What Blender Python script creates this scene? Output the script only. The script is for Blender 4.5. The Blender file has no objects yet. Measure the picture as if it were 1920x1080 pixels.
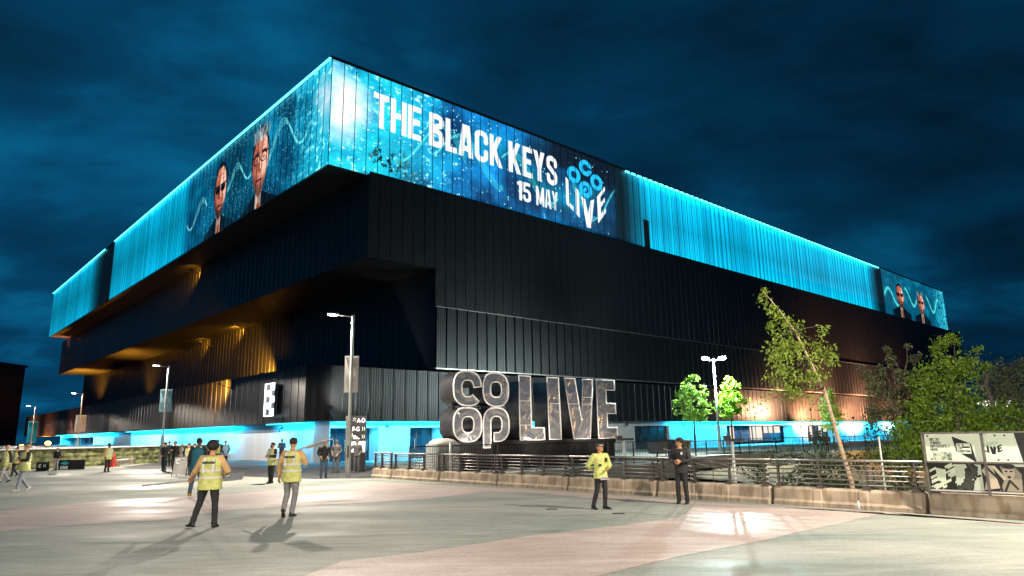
import bpy, bmesh, math, random
import numpy as np
from mathutils import Vector, Matrix, noise
R = math.radians
sc = bpy.context.scene
rnd = random.Random(7)

# ------------------------------------------------------------------ camera
F, PITCH, ROLL, YAW, CH = 1284.484, 0.2106326, -0.0167764, 0.8305745, 1.9
cam_d = bpy.data.cameras.new('camera'); cam = bpy.data.objects.new('camera', cam_d)
sc.collection.objects.link(cam); sc.camera = cam
cam_d.sensor_width = 36; cam_d.lens = F / 1920 * 36; cam_d.clip_start = 0.05; cam_d.clip_end = 3000
_f = Vector((0, math.cos(PITCH), math.sin(PITCH))); _r = Vector((1, 0, 0)); _u = Vector((0, -math.sin(PITCH), math.cos(PITCH)))
CR = math.cos(ROLL) * _r + math.sin(ROLL) * _u
CU = -math.sin(ROLL) * _r + math.cos(ROLL) * _u
_m = Matrix((CR, CU, -_f)).transposed().to_4x4(); _m.translation = (0, 0, CH)
cam.matrix_world = _m
Ud = Vector((math.sin(YAW), math.cos(YAW), 0)); Vd = Vector((-math.cos(YAW), math.sin(YAW), 0))

# ------------------------------------------------------------------ world: night sky with lit cloud
w = bpy.data.worlds.new('World'); sc.world = w; w.use_nodes = True
nt = w.node_tree; N = nt.nodes; L = nt.links
bg = N['Background']
tc = N.new('ShaderNodeTexCoord')
sep = N.new('ShaderNodeSeparateXYZ'); L.new(tc.outputs['Generated'], sep.inputs[0])
zc = N.new('ShaderNodeMath'); zc.operation = 'ADD'; zc.inputs[1].default_value = 0.22; L.new(sep.outputs[2], zc.inputs[0])
zm = N.new('ShaderNodeMath'); zm.operation = 'MAXIMUM'; zm.inputs[1].default_value = 0.08; L.new(zc.outputs[0], zm.inputs[0])
dv = N.new('ShaderNodeVectorMath'); dv.operation = 'DIVIDE'
cb = N.new('ShaderNodeCombineXYZ'); [L.new(zm.outputs[0], cb.inputs[i]) for i in range(3)]
L.new(tc.outputs['Generated'], dv.inputs[0]); L.new(cb.outputs[0], dv.inputs[1])
mp = N.new('ShaderNodeMapping'); mp.inputs['Scale'].default_value = (0.75, 1.05, 0.6); mp.inputs['Location'].default_value = (3.1, 1.2, 0)
mp.inputs['Rotation'].default_value = (0, 0, 0.5)
L.new(dv.outputs[0], mp.inputs[0])
nz = N.new('ShaderNodeTexNoise'); nz.inputs['Scale'].default_value = 1.5; nz.inputs['Detail'].default_value = 7; nz.inputs['Roughness'].default_value = 0.55
nz.inputs['Distortion'].default_value = 0.25
L.new(mp.outputs[0], nz.inputs['Vector'])
cr = N.new('ShaderNodeValToRGB'); L.new(nz.outputs['Fac'], cr.inputs[0])
e = cr.color_ramp.elements
e[0].position = 0.34; e[0].color = (0.0012, 0.013, 0.030, 1)
e[1].position = 0.69; e[1].color = (0.0025, 0.115, 0.25, 1)
x_ = e.new(0.52); x_.color = (0.0014, 0.038, 0.092, 1)
# the cloud is brighter to the left of the arena, over the lit city
hg = N.new('ShaderNodeMapRange'); hg.inputs['From Min'].default_value = -0.9; hg.inputs['From Max'].default_value = 0.7
hg.inputs['To Min'].default_value = 1.45; hg.inputs['To Max'].default_value = 0.62; L.new(sep.outputs[0], hg.inputs['Value'])
L.new(cr.outputs[0], bg.inputs[0]); L.new(hg.outputs[0], bg.inputs[1])

vs = sc.view_settings; vs.view_transform = 'Standard'; vs.look = 'None'; vs.exposure = 0; vs.gamma = 1
sc.cycles.use_denoising = True
sc.cycles.sample_clamp_indirect = 4.0
sc.cycles.max_bounces = 6

# ------------------------------------------------------------------ geometry helpers
def ray(x, y):
    return _f * F + CR * (x - 960) + CU * (540 - y)
def gp(x, y, z=0.0):
    d = ray(x, y); t = (z - CH) / d.z
    return Vector((d.x * t, d.y * t, z))
def atY(x, y, Y):
    d = ray(x, y); t = Y / d.y
    return Vector((d.x * t, Y, CH + d.z * t))
def W(u, v, z=0.0):
    return Ud * u + Vd * v + Vector((0, 0, z))
def hor(x): return 831.0 - 0.01675 * x

MW = {}
class MB:
    def __init__(s): s.v = []; s.f = []; s.m = []
    def add(s, vs_, fs, mat=0):
        b = len(s.v); s.v += [Vector(p) for p in vs_]
        for f in fs: s.f.append([b + i for i in f]); s.m.append(mat)
        return s
    def obox(s, c, ax, ay, az, mat=0):
        c = Vector(c); P = []
        for k in (-1, 1):
            for j in (-1, 1):
                for i in (-1, 1): P.append(c + ax * i + ay * j + az * k)
        return s.add(P, [(0, 2, 3, 1), (4, 5, 7, 6), (0, 1, 5, 4), (2, 6, 7, 3), (0, 4, 6, 2), (1, 3, 7, 5)], mat)
    def box(s, c, sz, rz=0, mat=0):
        a, b = math.cos(rz), math.sin(rz)
        return s.obox(c, Vector((a, b, 0)) * sz[0] / 2, Vector((-b, a, 0)) * sz[1] / 2, Vector((0, 0, sz[2] / 2)), mat)
    def ubox(s, u0, u1, v0, v1, z0, z1, mat=0):
        return s.obox(W((u0 + u1) / 2, (v0 + v1) / 2, (z0 + z1) / 2), Ud * (u1 - u0) / 2, Vd * (v1 - v0) / 2, Vector((0, 0, (z1 - z0) / 2)), mat)
    def beam(s, p, q, w_, h, mat=0, up=(0, 0, 1)):
        p = Vector(p); q = Vector(q); d = q - p; l = d.length
        if l < 1e-6: return s
        d.normalize(); up = Vector(up)
        if abs(d.dot(up)) > .98: up = Vector((0, 1, 0))
        x = d.cross(up).normalized(); y = x.cross(d)
        return s.obox((p + q) / 2, x * w_ / 2, d * l / 2, y * h / 2, mat)
    def tube(s, pts, rad, n=8, mat=0, flat=1.0, side=None):
        pts = [Vector(p) for p in pts]
        if not hasattr(rad, '__len__'): rad = [rad] * len(pts)
        rings = []
        ref = None
        for i, p in enumerate(pts):
            d = (pts[min(i + 1, len(pts) - 1)] - pts[max(i - 1, 0)]).normalized()
            if ref is None:
                ref = Vector(side) if side is not None else (Vector((1, 0, 0)) if abs(d.x) < .8 else Vector((0, 1, 0)))
            x = (ref - d * ref.dot(d)).normalized(); y = d.cross(x); ref = x
            rings.append([p + (x * math.cos(a) + y * math.sin(a) * flat) * rad[i] for a in [2 * math.pi * k / n for k in range(n)]])
        return s.loft(rings, mat)
    def loft(s, rings, mat=0):
        n = len(rings[0]); P = [p for r in rings for p in r]; fs = []
        for i in range(len(rings) - 1):
            for k in range(n):
                a = i * n + k; b = i * n + (k + 1) % n
                fs.append((a, b, b + n, a + n))
        fs.append(tuple(range(n))[::-1]); fs.append(tuple((len(rings) - 1) * n + k for k in range(n)))
        return s.add(P, fs, mat)
    def ell(s, c, r, n=12, m=8, mat=0, rot=None):
        c = Vector(c); rings = []
        for i in range(1, m):
            t = math.pi * i / m
            rr = []
            for k in range(n):
                a = 2 * math.pi * k / n
                q = Vector((r[0] * math.sin(t) * math.cos(a), r[1] * math.sin(t) * math.sin(a), -r[2] * math.cos(t)))
                if rot is not None: q = rot @ q
                rr.append(c + q)
            rings.append(rr)
        return s.loft(rings, mat)
    def prism(s, pts, z0, z1, mat=0):
        n = len(pts); P = [Vector((p[0], p[1], z0)) for p in pts] + [Vector((p[0], p[1], z1)) for p in pts]
        fs = [tuple(range(n))[::-1], tuple(range(n, 2 * n))] + [(i, (i + 1) % n, (i + 1) % n + n, i + n) for i in range(n)]
        return s.add(P, fs, mat)
    def build(s, name, mats, parent=None, smooth=False, world=False, label=None, **kw):
        me = bpy.data.meshes.new(name)
        V = s.v
        if world and parent is not None:
            inv = MW[parent.name].inverted(); V = [inv @ p for p in V]
        me.from_pydata([tuple(p) for p in V], [], s.f)
        if not isinstance(mats, (list, tuple)): mats = [mats]
        for m in mats: me.materials.append(m)
        if len(mats) > 1: me.polygons.foreach_set('material_index', s.m)
        me.validate(); me.update()
        if smooth:
            me.polygons.foreach_set('use_smooth', [True] * len(me.polygons))
        return link(name, me, parent, label, **kw)
def link(name, me, parent=None, label=None, cat=None, group=None, kind=None):
    o = bpy.data.objects.new(name, me); sc.collection.objects.link(o)
    if parent is not None:
        o.parent = parent; MW[o.name] = MW[parent.name]
    else: MW[o.name] = Matrix.Identity(4)
    tag(o, label, cat, group, kind)
    return o
def tag(o, label=None, cat=None, group=None, kind=None):
    if label: o['label'] = label
    if cat: o['category'] = cat
    if group: o['group'] = group
    if kind: o['kind'] = kind
    return o
def thing(name, label, cat, loc=(0, 0, 0), rz=0, group=None):
    o = bpy.data.objects.new(name, None); sc.collection.objects.link(o)
    o.location = loc; o.rotation_euler = (0, 0, rz); o.empty_display_size = 0.3
    MW[o.name] = Matrix.Translation(Vector(loc)) @ Matrix.Rotation(rz, 4, 'Z')
    return tag(o, label, cat, group)
def kids(o): return [c for c in sc.collection.objects if c.parent == o]
def dup(root, loc, rz, label, ch=None):
    r = root.copy(); sc.collection.objects.link(r); r.location = loc; r.rotation_euler = (0, 0, rz); r['label'] = label
    MW[r.name] = Matrix.Translation(Vector(loc)) @ Matrix.Rotation(rz, 4, 'Z')
    for c in (ch or kids(root)):
        d = c.copy(); sc.collection.objects.link(d); d.parent = r; MW[d.name] = MW[r.name]
        for g in c.children:
            q = g.copy(); sc.collection.objects.link(q); q.parent = d; MW[q.name] = MW[r.name]
    return r
def curve_mesh(loops, extrude=0.0, bevel=0.0, fill=True, res=1):
    cu = bpy.data.curves.new('tmp', 'CURVE'); cu.dimensions = '2D' if fill else '3D'
    if fill: cu.fill_mode = 'BOTH'
    cu.extrude = extrude; cu.bevel_depth = bevel; cu.bevel_resolution = res
    for lp in loops:
        sp = cu.splines.new('POLY'); sp.points.add(len(lp) - 1)
        for i, p in enumerate(lp): sp.points[i].co = (p[0], p[1], 0, 1)
        sp.use_cyclic_u = True
    o = bpy.data.objects.new('tmp', cu); sc.collection.objects.link(o)
    bpy.context.view_layer.update()
    me = bpy.data.meshes.new_from_object(o.evaluated_get(bpy.context.evaluated_depsgraph_get()))
    bpy.data.objects.remove(o); bpy.data.curves.remove(cu)
    return me
def text_mesh(txt, size, extrude=0.004, sx=1.0, bold=0.0, align='LEFT'):
    cu = bpy.data.curves.new('tmp', 'FONT'); cu.body = txt; cu.size = size; cu.extrude = extrude; cu.offset = bold; cu.align_x = align
    cu.resolution_u = 3
    o = bpy.data.objects.new('tmp', cu); sc.collection.objects.link(o)
    bpy.context.view_layer.update()
    me = bpy.data.meshes.new_from_object(o.evaluated_get(bpy.context.evaluated_depsgraph_get()))
    bpy.data.objects.remove(o); bpy.data.curves.remove(cu)
    me.transform(Matrix.Diagonal((sx, 1, 1, 1)))
    return me
def frame(o, right, up=(0, 0, 1)):
    r = Vector(right).normalized(); u = Vector(up).normalized(); n = r.cross(u)
    m = Matrix((r, u, n)).transposed().to_4x4(); m.translation = Vector(o); return m
def place_mesh(me, name, M, mat, parent, **kw):
    me.name = name
    me.transform(MW[parent.name].inverted() @ M if parent is not None else M)
    me.materials.clear(); me.materials.append(mat)
    return link(name, me, parent, **kw)

# ------------------------------------------------------------------ materials
def mat(name, col, rough=0.6, metal=0.0, spec=0.5):
    m = bpy.data.materials.new(name); m.use_nodes = True; b = m.node_tree.nodes['Principled BSDF']
    b.inputs['Base Color'].default_value = (*col, 1); b.inputs['Roughness'].default_value = rough
    b.inputs['Metallic'].default_value = metal; b.inputs['Specular IOR Level'].default_value = spec
    return m
def nodes(m): return m.node_tree.nodes, m.node_tree.links, m.node_tree.nodes['Principled BSDF']
def vary(m, c2, scale=3.0, detail=4, stretch=(1, 1, 1), lo=.35, hi=.65, bump=0.0, bscale=None, rough=None, gen='Object'):
    n, l, b = nodes(m); c1 = tuple(b.inputs['Base Color'].default_value)
    t = n.new('ShaderNodeTexCoord'); mpp = n.new('ShaderNodeMapping'); mpp.inputs['Scale'].default_value = stretch
    l.new(t.outputs[gen], mpp.inputs[0])
    nn = n.new('ShaderNodeTexNoise'); nn.inputs['Scale'].default_value = scale; nn.inputs['Detail'].default_value = detail
    l.new(mpp.outputs[0], nn.inputs['Vector'])
    r = n.new('ShaderNodeValToRGB'); r.color_ramp.elements[0].position = lo; r.color_ramp.elements[1].position = hi
    r.color_ramp.elements[0].color = c1; r.color_ramp.elements[1].color = (*c2, 1)
    l.new(nn.outputs['Fac'], r.inputs[0]); l.new(r.outputs[0], b.inputs['Base Color'])
    if rough:
        q = n.new('ShaderNodeMapRange'); q.inputs['From Min'].default_value = .35; q.inputs['From Max'].default_value = .65
        q.inputs['To Min'].default_value = rough[0]; q.inputs['To Max'].default_value = rough[1]
        l.new(nn.outputs['Fac'], q.inputs['Value']); l.new(q.outputs[0], b.inputs['Roughness'])
    if bump:
        n2 = n.new('ShaderNodeTexNoise'); n2.inputs['Scale'].default_value = bscale or scale * 5; n2.inputs['Detail'].default_value = 3
        l.new(mpp.outputs[0], n2.inputs['Vector'])
        bp = n.new('ShaderNodeBump'); bp.inputs['Strength'].default_value = bump; bp.inputs['Distance'].default_value = .05
        l.new(n2.outputs['Fac'], bp.inputs['Height']); l.new(bp.outputs[0], b.inputs['Normal'])
    return m
def emit(name, col, s):
    m = bpy.data.materials.new(name); m.use_nodes = True; n = m.node_tree.nodes; l = m.node_tree.links
    n.remove(n['Principled BSDF']); e_ = n.new('ShaderNodeEmission'); e_.inputs[0].default_value = (*col, 1); e_.inputs[1].default_value = s
    l.new(e_.outputs[0], n['Material Output'].inputs[0]); return m
def image_of(name, arr):
    h, w_ = arr.shape[:2]
    im = bpy.data.images.new(name, w_, h, alpha=False)
    a = np.ones((h, w_, 4), dtype=np.float32); a[..., :3] = np.clip(arr, 0, 1)
    im.pixels.foreach_set(a.ravel()); im.update(); im.pack(); return im
def img_mat(name, arr, strength=0.0, rough=.5):
    m = bpy.data.materials.new(name); m.use_nodes = True; n = m.node_tree.nodes; l = m.node_tree.links
    t = n.new('ShaderNodeTexImage'); t.image = image_of(name, arr); t.extension = 'EXTEND'
    b = n['Principled BSDF']; b.inputs['Roughness'].default_value = rough
    if strength:
        b.inputs['Base Color'].default_value = (.02, .02, .02, 1); l.new(t.outputs[0], b.inputs['Emission Color']); b.inputs['Emission Strength'].default_value = strength
    else: l.new(t.outputs[0], b.inputs['Base Color'])
    return m
def uv_quad(name, P, m, parent, thick=0.0, world=True, **kw):
    """P: bottom-left, bottom-right, top-right, top-left seen from the front."""
    P = [Vector(p) for p in P]
    if parent is not None:
        inv = MW[parent.name].inverted(); P = [inv @ p for p in P]
    me = bpy.data.meshes.new(name)
    if thick:
        nrm = (P[1] - P[0]).cross(P[3] - P[0]).normalized() * thick
        V = P + [p - nrm for p in P]
        Fs = [(0, 1, 2, 3), (7, 6, 5, 4), (0, 4, 5, 1), (1, 5, 6, 2), (2, 6, 7, 3), (3, 7, 4, 0)]
    else: V = P; Fs = [(0, 1, 2, 3)]
    me.from_pydata([tuple(p) for p in V], [], Fs)
    ul = me.uv_layers.new(name='UVMap')
    for i, c in enumerate([(0, 0), (1, 0), (1, 1), (0, 1)]): ul.data[i].uv = c
    for i in range(4, len(ul.data)): ul.data[i].uv = (.002, .002)
    me.materials.append(m); me.update()
    return link(name, me, parent, **kw)

M = {}
M['clad'] = mat('black_ribbed_cladding', (.015, .016, .018), .36, .4)
n, l, b = nodes(M['clad'])
t = n.new('ShaderNodeTexCoord'); dt = n.new('ShaderNodeVectorMath'); dt.operation = 'DOT_PRODUCT'; dt.inputs[1].default_value = tuple(Ud)
l.new(t.outputs['Object'], dt.inputs[0])
dt2 = n.new('ShaderNodeVectorMath'); dt2.operation = 'DOT_PRODUCT'; dt2.inputs[1].default_value = tuple(Vd); l.new(t.outputs['Object'], dt2.inputs[0])
ad = n.new('ShaderNodeMath'); ad.operation = 'ADD'; l.new(dt.outputs['Value'], ad.inputs[0]); l.new(dt2.outputs['Value'], ad.inputs[1])
ml = n.new('ShaderNodeMath'); ml.operation = 'MULTIPLY'; ml.inputs[1].default_value = 2 * math.pi / .23; l.new(ad.outputs[0], ml.inputs[0])
sn = n.new('ShaderNodeMath'); sn.operation = 'SINE'; l.new(ml.outputs[0], sn.inputs[0])
nn = n.new('ShaderNodeTexNoise'); nn.inputs['Scale'].default_value = .8; nn.inputs['Detail'].default_value = 3; l.new(t.outputs['Object'], nn.inputs['Vector'])
mx = n.new('ShaderNodeMath'); mx.operation = 'MULTIPLY_ADD'; mx.inputs[1].default_value = .5; l.new(sn.outputs[0], mx.inputs[0]); l.new(nn.outputs['Fac'], mx.inputs[2])
bp = n.new('ShaderNodeBump'); bp.inputs['Strength'].default_value = .32; bp.inputs['Distance'].default_value = .03
l.new(mx.outputs[0], bp.inputs['Height']); l.new(bp.outputs[0], b.inputs['Normal'])
rr = n.new('ShaderNodeMapRange'); rr.inputs['To Min'].default_value = .3; rr.inputs['To Max'].default_value = .5; l.new(nn.outputs['Fac'], rr.inputs['Value']); l.new(rr.outputs[0], b.inputs['Roughness'])
M['soffit'] = mat('soffit_panel', (.018, .018, .02), .45, .3)
M['black'] = mat('matt_black', (.012, .012, .013), .5)
M['blacksteel'] = mat('black_painted_steel', (.018, .018, .02), .38, .2)
M['render'] = vary(mat('pale_wall_panel', (.36, .35, .345), .45), (.44, .43, .42), .6, stretch=(1, 1, .3))
M['greyband'] = mat('grey_metal_band', (.10, .10, .095), .5, .3)
M['glass'] = mat('dark_door_glass', (.02, .03, .04), .08, 0, .8)
M['steel'] = vary(mat('galvanised_rail', (.36, .34, .32), .38, .75), (.28, .26, .24), 6)
M['post'] = vary(mat('railing_post', (.17, .15, .135), .5, .5), (.11, .10, .09), 8)
M['pole'] = vary(mat('lamp_pole_paint', (.42, .45, .42), .42, .2), (.34, .37, .35), 3, stretch=(1, 1, .3))
M['conc'] = mat('weathered_concrete', (.40, .33, .25), .85)
M['green'] = vary(mat('planted_wall', (.06, .07, .02), .9), (.20, .20, .085), 2.6, 6, lo=.4, hi=.62, bump=1.0, bscale=9)
M['white'] = mat('white_paint', (.72, .71, .69), .5)
M['kerb'] = vary(mat('kerb_stone', (.5, .48, .45), .8), (.36, .34, .31), 3)
M['chrome'] = mat('wrinkled_chrome', (.78, .77, .77), .20, .78)
n, l, b = nodes(M['chrome'])
t = n.new('ShaderNodeTexCoord'); v1 = n.new('ShaderNodeTexNoise'); v1.inputs['Scale'].default_value = .8; v1.inputs['Detail'].default_value = 1.6; v1.inputs['Distortion'].default_value = 1.2
l.new(t.outputs['Object'], v1.inputs['Vector']); bp = n.new('ShaderNodeBump'); bp.inputs['Strength'].default_value = .9; bp.inputs['Distance'].default_value = .32
l.new(v1.outputs['Fac'], bp.inputs['Height']); l.new(bp.outputs[0], b.inputs['Normal'])
M['brushed'] = vary(mat('dark_brushed_side', (.17, .17, .175), .34, .85), (.1, .1, .105), 1.0, bump=.15, bscale=2)
M['rim'] = mat('polished_rim', (.92, .88, .84), .4, .2)
M['leafwarm'] = mat('birch_leaf', (.19, .26, .035), .6)
M['leaflime'] = mat('young_tree_leaf', (.13, .30, .015), .55)
M['leafpale'] = mat('pale_young_tree_leaf', (.17, .30, .05), .55)
M['leafgreen'] = mat('tree_leaf', (.10, .17, .012), .55)
M['leafdark'] = mat('shrub_leaf', (.035, .055, .018), .6)
M['leafolive'] = mat('olive_leaf', (.08, .09, .04), .6)
for k in ('leafwarm', 'leaflime', 'leafpale', 'leafgreen', 'leafdark', 'leafolive'):
    n, l, b = nodes(M[k]); c0 = tuple(b.inputs['Base Color'].default_value)
    vary(M[k], tuple(min(1, c * 1.7) for c in c0[:3]), 1.3, 2)
    tr = n.new('ShaderNodeBsdfTranslucent'); mxs = n.new('ShaderNodeMixShader'); mxs.inputs[0].default_value = .38
    src = b.inputs['Base Color'].links[0].from_socket; l.new(src, tr.inputs[0]); l.new(b.outputs[0], mxs.inputs[1]); l.new(tr.outputs[0], mxs.inputs[2]); l.new(mxs.outputs[0], n['Material Output'].inputs[0])
M['bark'] = vary(mat('dark_bark', (.10, .08, .06), .9), (.05, .04, .03), 8)
M['birchbark'] = vary(mat('pale_birch_bark', (.55, .42, .27), .8), (.22, .16, .1), 9, stretch=(1, 1, 2.5), lo=.5, hi=.7)
M['cyanled'] = emit('cyan_led_strip', (.08, .80, 1.0), 4.5)
M['cyansoft'] = emit('cyan_led_line', (.05, .72, 1.0), 3.5)
M['lampwhite'] = emit('lamp_lens_white', (1, .93, .82), 60)
M['lampcool'] = emit('lamp_lens_cool', (.95, 1, .95), 90)
M['lamporange'] = emit('lamp_lens_orange', (1, .42, .06), 18)
M['eglow'] = emit('gate_letter_glow', (.72, .84, 1), 5)
M['shopglow'] = emit('lit_interior', (.9, .75, .62), 1.2)

# ground materials
def ground_mat(name, c1, c2, rough=(.50, .82), sc_=.35):
    m = mat(name, c1, .5, 0, .32); n, l, b = nodes(m)
    t = n.new('ShaderNodeTexCoord'); mpp = n.new('ShaderNodeMapping'); mpp.inputs['Scale'].default_value = (.45, 1.0, 1); mpp.inputs['Rotation'].default_value = (0, 0, .35)
    l.new(t.outputs['Object'], mpp.inputs[0])
    a = n.new('ShaderNodeTexNoise'); a.inputs['Scale'].default_value = sc_; a.inputs['Detail'].default_value = 7; a.inputs['Roughness'].default_value = .62; a.inputs['Distortion'].default_value = .6
    l.new(mpp.outputs[0], a.inputs['Vector'])
    r = n.new('ShaderNodeValToRGB'); r.color_ramp.elements[0].position = .33; r.color_ramp.elements[1].position = .68
    r.color_ramp.elements[0].color = (*c1, 1); r.color_ramp.elements[1].color = (*c2, 1); l.new(a.outputs['Fac'], r.inputs[0])
    f = n.new('ShaderNodeTexNoise'); f.inputs['Scale'].default_value = 14; f.inputs['Detail'].default_value = 8; f.inputs['Roughness'].default_value = .8; l.new(t.outputs['Object'], f.inputs['Vector'])
    mm = n.new('ShaderNodeMix'); mm.data_type = 'RGBA'; mm.blend_type = 'MULTIPLY'; mm.inputs[0].default_value = 1
    fr = n.new('ShaderNodeMapRange'); fr.inputs['From Min'].default_value = .3; fr.inputs['From Max'].default_value = .7; fr.inputs['To Min'].default_value = .72; fr.inputs['To Max'].default_value = 1.18
    l.new(f.outputs['Fac'], fr.inputs['Value']); cbx = n.new('ShaderNodeCombineColor'); [l.new(fr.outputs[0], cbx.inputs[i]) for i in range(3)]
    l.new(r.outputs[0], mm.inputs[6]); l.new(cbx.outputs[0], mm.inputs[7]); l.new(mm.outputs[2], b.inputs['Base Color'])
    st = n.new('ShaderNodeMapping'); st.inputs['Scale'].default_value = (.5, 2.6, 1); st.inputs['Rotation'].default_value = (0, 0, -.55); l.new(t.outputs['Object'], st.inputs[0])
    sn_ = n.new('ShaderNodeTexNoise'); sn_.inputs['Scale'].default_value = 1.6; sn_.inputs['Detail'].default_value = 8; sn_.inputs['Roughness'].default_value = .7; l.new(st.outputs[0], sn_.inputs['Vector'])
    s2_ = n.new('ShaderNodeMapRange'); s2_.inputs['From Min'].default_value = .35; s2_.inputs['From Max'].default_value = .68; s2_.inputs['To Min'].default_value = .80; s2_.inputs['To Max'].default_value = 1.14
    l.new(sn_.outputs['Fac'], s2_.inputs['Value']); m5 = n.new('ShaderNodeMath'); m5.operation = 'MULTIPLY'; l.new(fr.outputs[0], m5.inputs[0]); l.new(s2_.outputs[0], m5.inputs[1]); [l.new(m5.outputs[0], cbx.inputs[i]) for i in range(3)]
    g = n.new('ShaderNodeTexNoise'); g.inputs['Scale'].default_value = .22; g.inputs['Detail'].default_value = 5; g.inputs['Roughness'].default_value = .6; l.new(mpp.outputs[0], g.inputs['Vector'])
    q = n.new('ShaderNodeMapRange'); q.inputs['From Min'].default_value = .38; q.inputs['From Max'].default_value = .6
    q.inputs['To Min'].default_value = rough[0]; q.inputs['To Max'].default_value = rough[1]; l.new(g.outputs['Fac'], q.inputs['Value']); l.new(q.outputs[0], b.inputs['Roughness'])
    bp = n.new('ShaderNodeBump'); bp.inputs['Strength'].default_value = .25; bp.inputs['Distance'].default_value = .01; l.new(f.outputs['Fac'], bp.inputs['Height']); l.new(bp.outputs[0], b.inputs['Normal'])
    return m
M['resin'] = ground_mat('grey_green_resin_paving', (.19, .24, .21), (.42, .42, .37))
M['pink'] = ground_mat('buff_pink_resin_paving', (.40, .32, .285), (.64, .545, .49), (.36, .78))
M['asphalt'] = ground_mat('dark_asphalt', (.045, .048, .05), (.085, .085, .085), (.4, .75), .8)
M['earth'] = vary(mat('earth_bank', (.10, .075, .045), .95), (.22, .15, .08), 1.2, 6, bump=.6)
M['far'] = vary(mat('far_ground', (.03, .03, .028), .95), (.05, .05, .045), .05)
n, l, b = nodes(M['conc'])
t = n.new('ShaderNodeTexCoord'); m1 = n.new('ShaderNodeMapping'); m1.inputs['Scale'].default_value = (3.2, 3.2, .28); l.new(t.outputs['Object'], m1.inputs[0])
a = n.new('ShaderNodeTexNoise'); a.inputs['Scale'].default_value = 2.2; a.inputs['Detail'].default_value = 5; l.new(m1.outputs[0], a.inputs['Vector'])
a2 = n.new('ShaderNodeTexNoise'); a2.inputs['Scale'].default_value = 1.3; a2.inputs['Detail'].default_value = 6; l.new(t.outputs['Object'], a2.inputs['Vector'])
r = n.new('ShaderNodeValToRGB'); e = r.color_ramp.elements; e[0].position = .26; e[0].color = (.30, .22, .14, 1); e[1].position = .5; e[1].color = (.46, .38, .29, 1); x_ = e.new(.42); x_.color = (.36, .28, .19, 1)
l.new(a.outputs['Fac'], r.inputs[0])
r2 = n.new('ShaderNodeValToRGB'); r2.color_ramp.elements[0].position = .3; r2.color_ramp.elements[0].color = (.55, .55, .55, 1); r2.color_ramp.elements[1].position = .65; r2.color_ramp.elements[1].color = (1.15, 1.12, 1.08, 1); l.new(a2.outputs['Fac'], r2.inputs[0])
mm = n.new('ShaderNodeMix'); mm.data_type = 'RGBA'; mm.blend_type = 'MULTIPLY'; mm.inputs[0].default_value = 1; l.new(r.outputs[0], mm.inputs[6]); l.new(r2.outputs[0], mm.inputs[7]); l.new(mm.outputs[2], b.inputs['Base Color'])
bp = n.new('ShaderNodeBump'); bp.inputs['Strength'].default_value = .3; bp.inputs['Distance'].default_value = .01; l.new(a2.outputs['Fac'], bp.inputs['Height']); l.new(bp.outputs[0], b.inputs['Normal'])

def point_light(name, loc, power, col, radius=.12, parent=None, spot=None, aim=None, blend=.6):
    d = bpy.data.lights.new(name, 'SPOT' if spot else 'POINT'); d.energy = power; d.color = col; d.shadow_soft_size = radius
    if spot: d.spot_size = R(spot); d.spot_blend = blend
    o = bpy.data.objects.new(name, d); sc.collection.objects.link(o)
    Mx = Matrix.Translation(Vector(loc))
    if spot:
        q = (Vector(aim) - Vector(loc)).to_track_quat('-Z', 'Y'); Mx = Mx @ q.to_matrix().to_4x4()
    if parent is not None:
        o.parent = parent; Mx = MW[parent.name].inverted() @ Mx
    o.matrix_basis = Mx
    return o
def area_light(name, c, along, length, width, aim, power, col, parent=None):
    d = bpy.data.lights.new(name, 'AREA'); d.shape = 'RECTANGLE'; d.size = length; d.size_y = width; d.energy = power; d.color = col
    o = bpy.data.objects.new(name, d); sc.collection.objects.link(o)
    z = -Vector(aim).normalized(); x = Vector(along).normalized(); x = (x - z * x.dot(z)).normalized(); y = z.cross(x)
    Mx = Matrix((x, y, z)).transposed().to_4x4(); Mx.translation = Vector(c)
    if parent is not None:
        o.parent = parent; Mx = MW[parent.name].inverted() @ Mx
    o.matrix_basis = Mx
    return o

# ------------------------------------------------------------------ raster drawing (for screens and printed panels)
def fbm(h, w_, sy, sx, seed, octv=4, rough=.55):
    g = np.random.RandomState(seed); out = np.zeros((h, w_)); amp = 1; tot = 0
    for o in range(octv):
        ny, nx = max(2, int(h / sy) + 2), max(2, int(w_ / sx) + 2)
        a = g.rand(ny + 1, nx + 1)
        y = np.linspace(0, ny - 1.001, h); x = np.linspace(0, nx - 1.001, w_)
        yi, xi = y.astype(int), x.astype(int); fy, fx = (y - yi)[:, None], (x - xi)[None]
        fy = fy * fy * (3 - 2 * fy); fx = fx * fx * (3 - 2 * fx)
        out += amp * (a[yi][:, xi] * (1 - fy) * (1 - fx) + a[yi + 1][:, xi] * fy * (1 - fx) + a[yi][:, xi + 1] * (1 - fy) * fx + a[yi + 1][:, xi + 1] * fy * fx)
        tot += amp; amp *= rough; sy /= 2; sx /= 2
    return out / tot
def arc(cx, cy, rx, ry, a0, a1, n=14):
    return [(cx + rx * math.cos(R(a0 + (a1 - a0) * i / n)), cy + ry * math.sin(R(a0 + (a1 - a0) * i / n))) for i in range(n + 1)]
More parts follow.
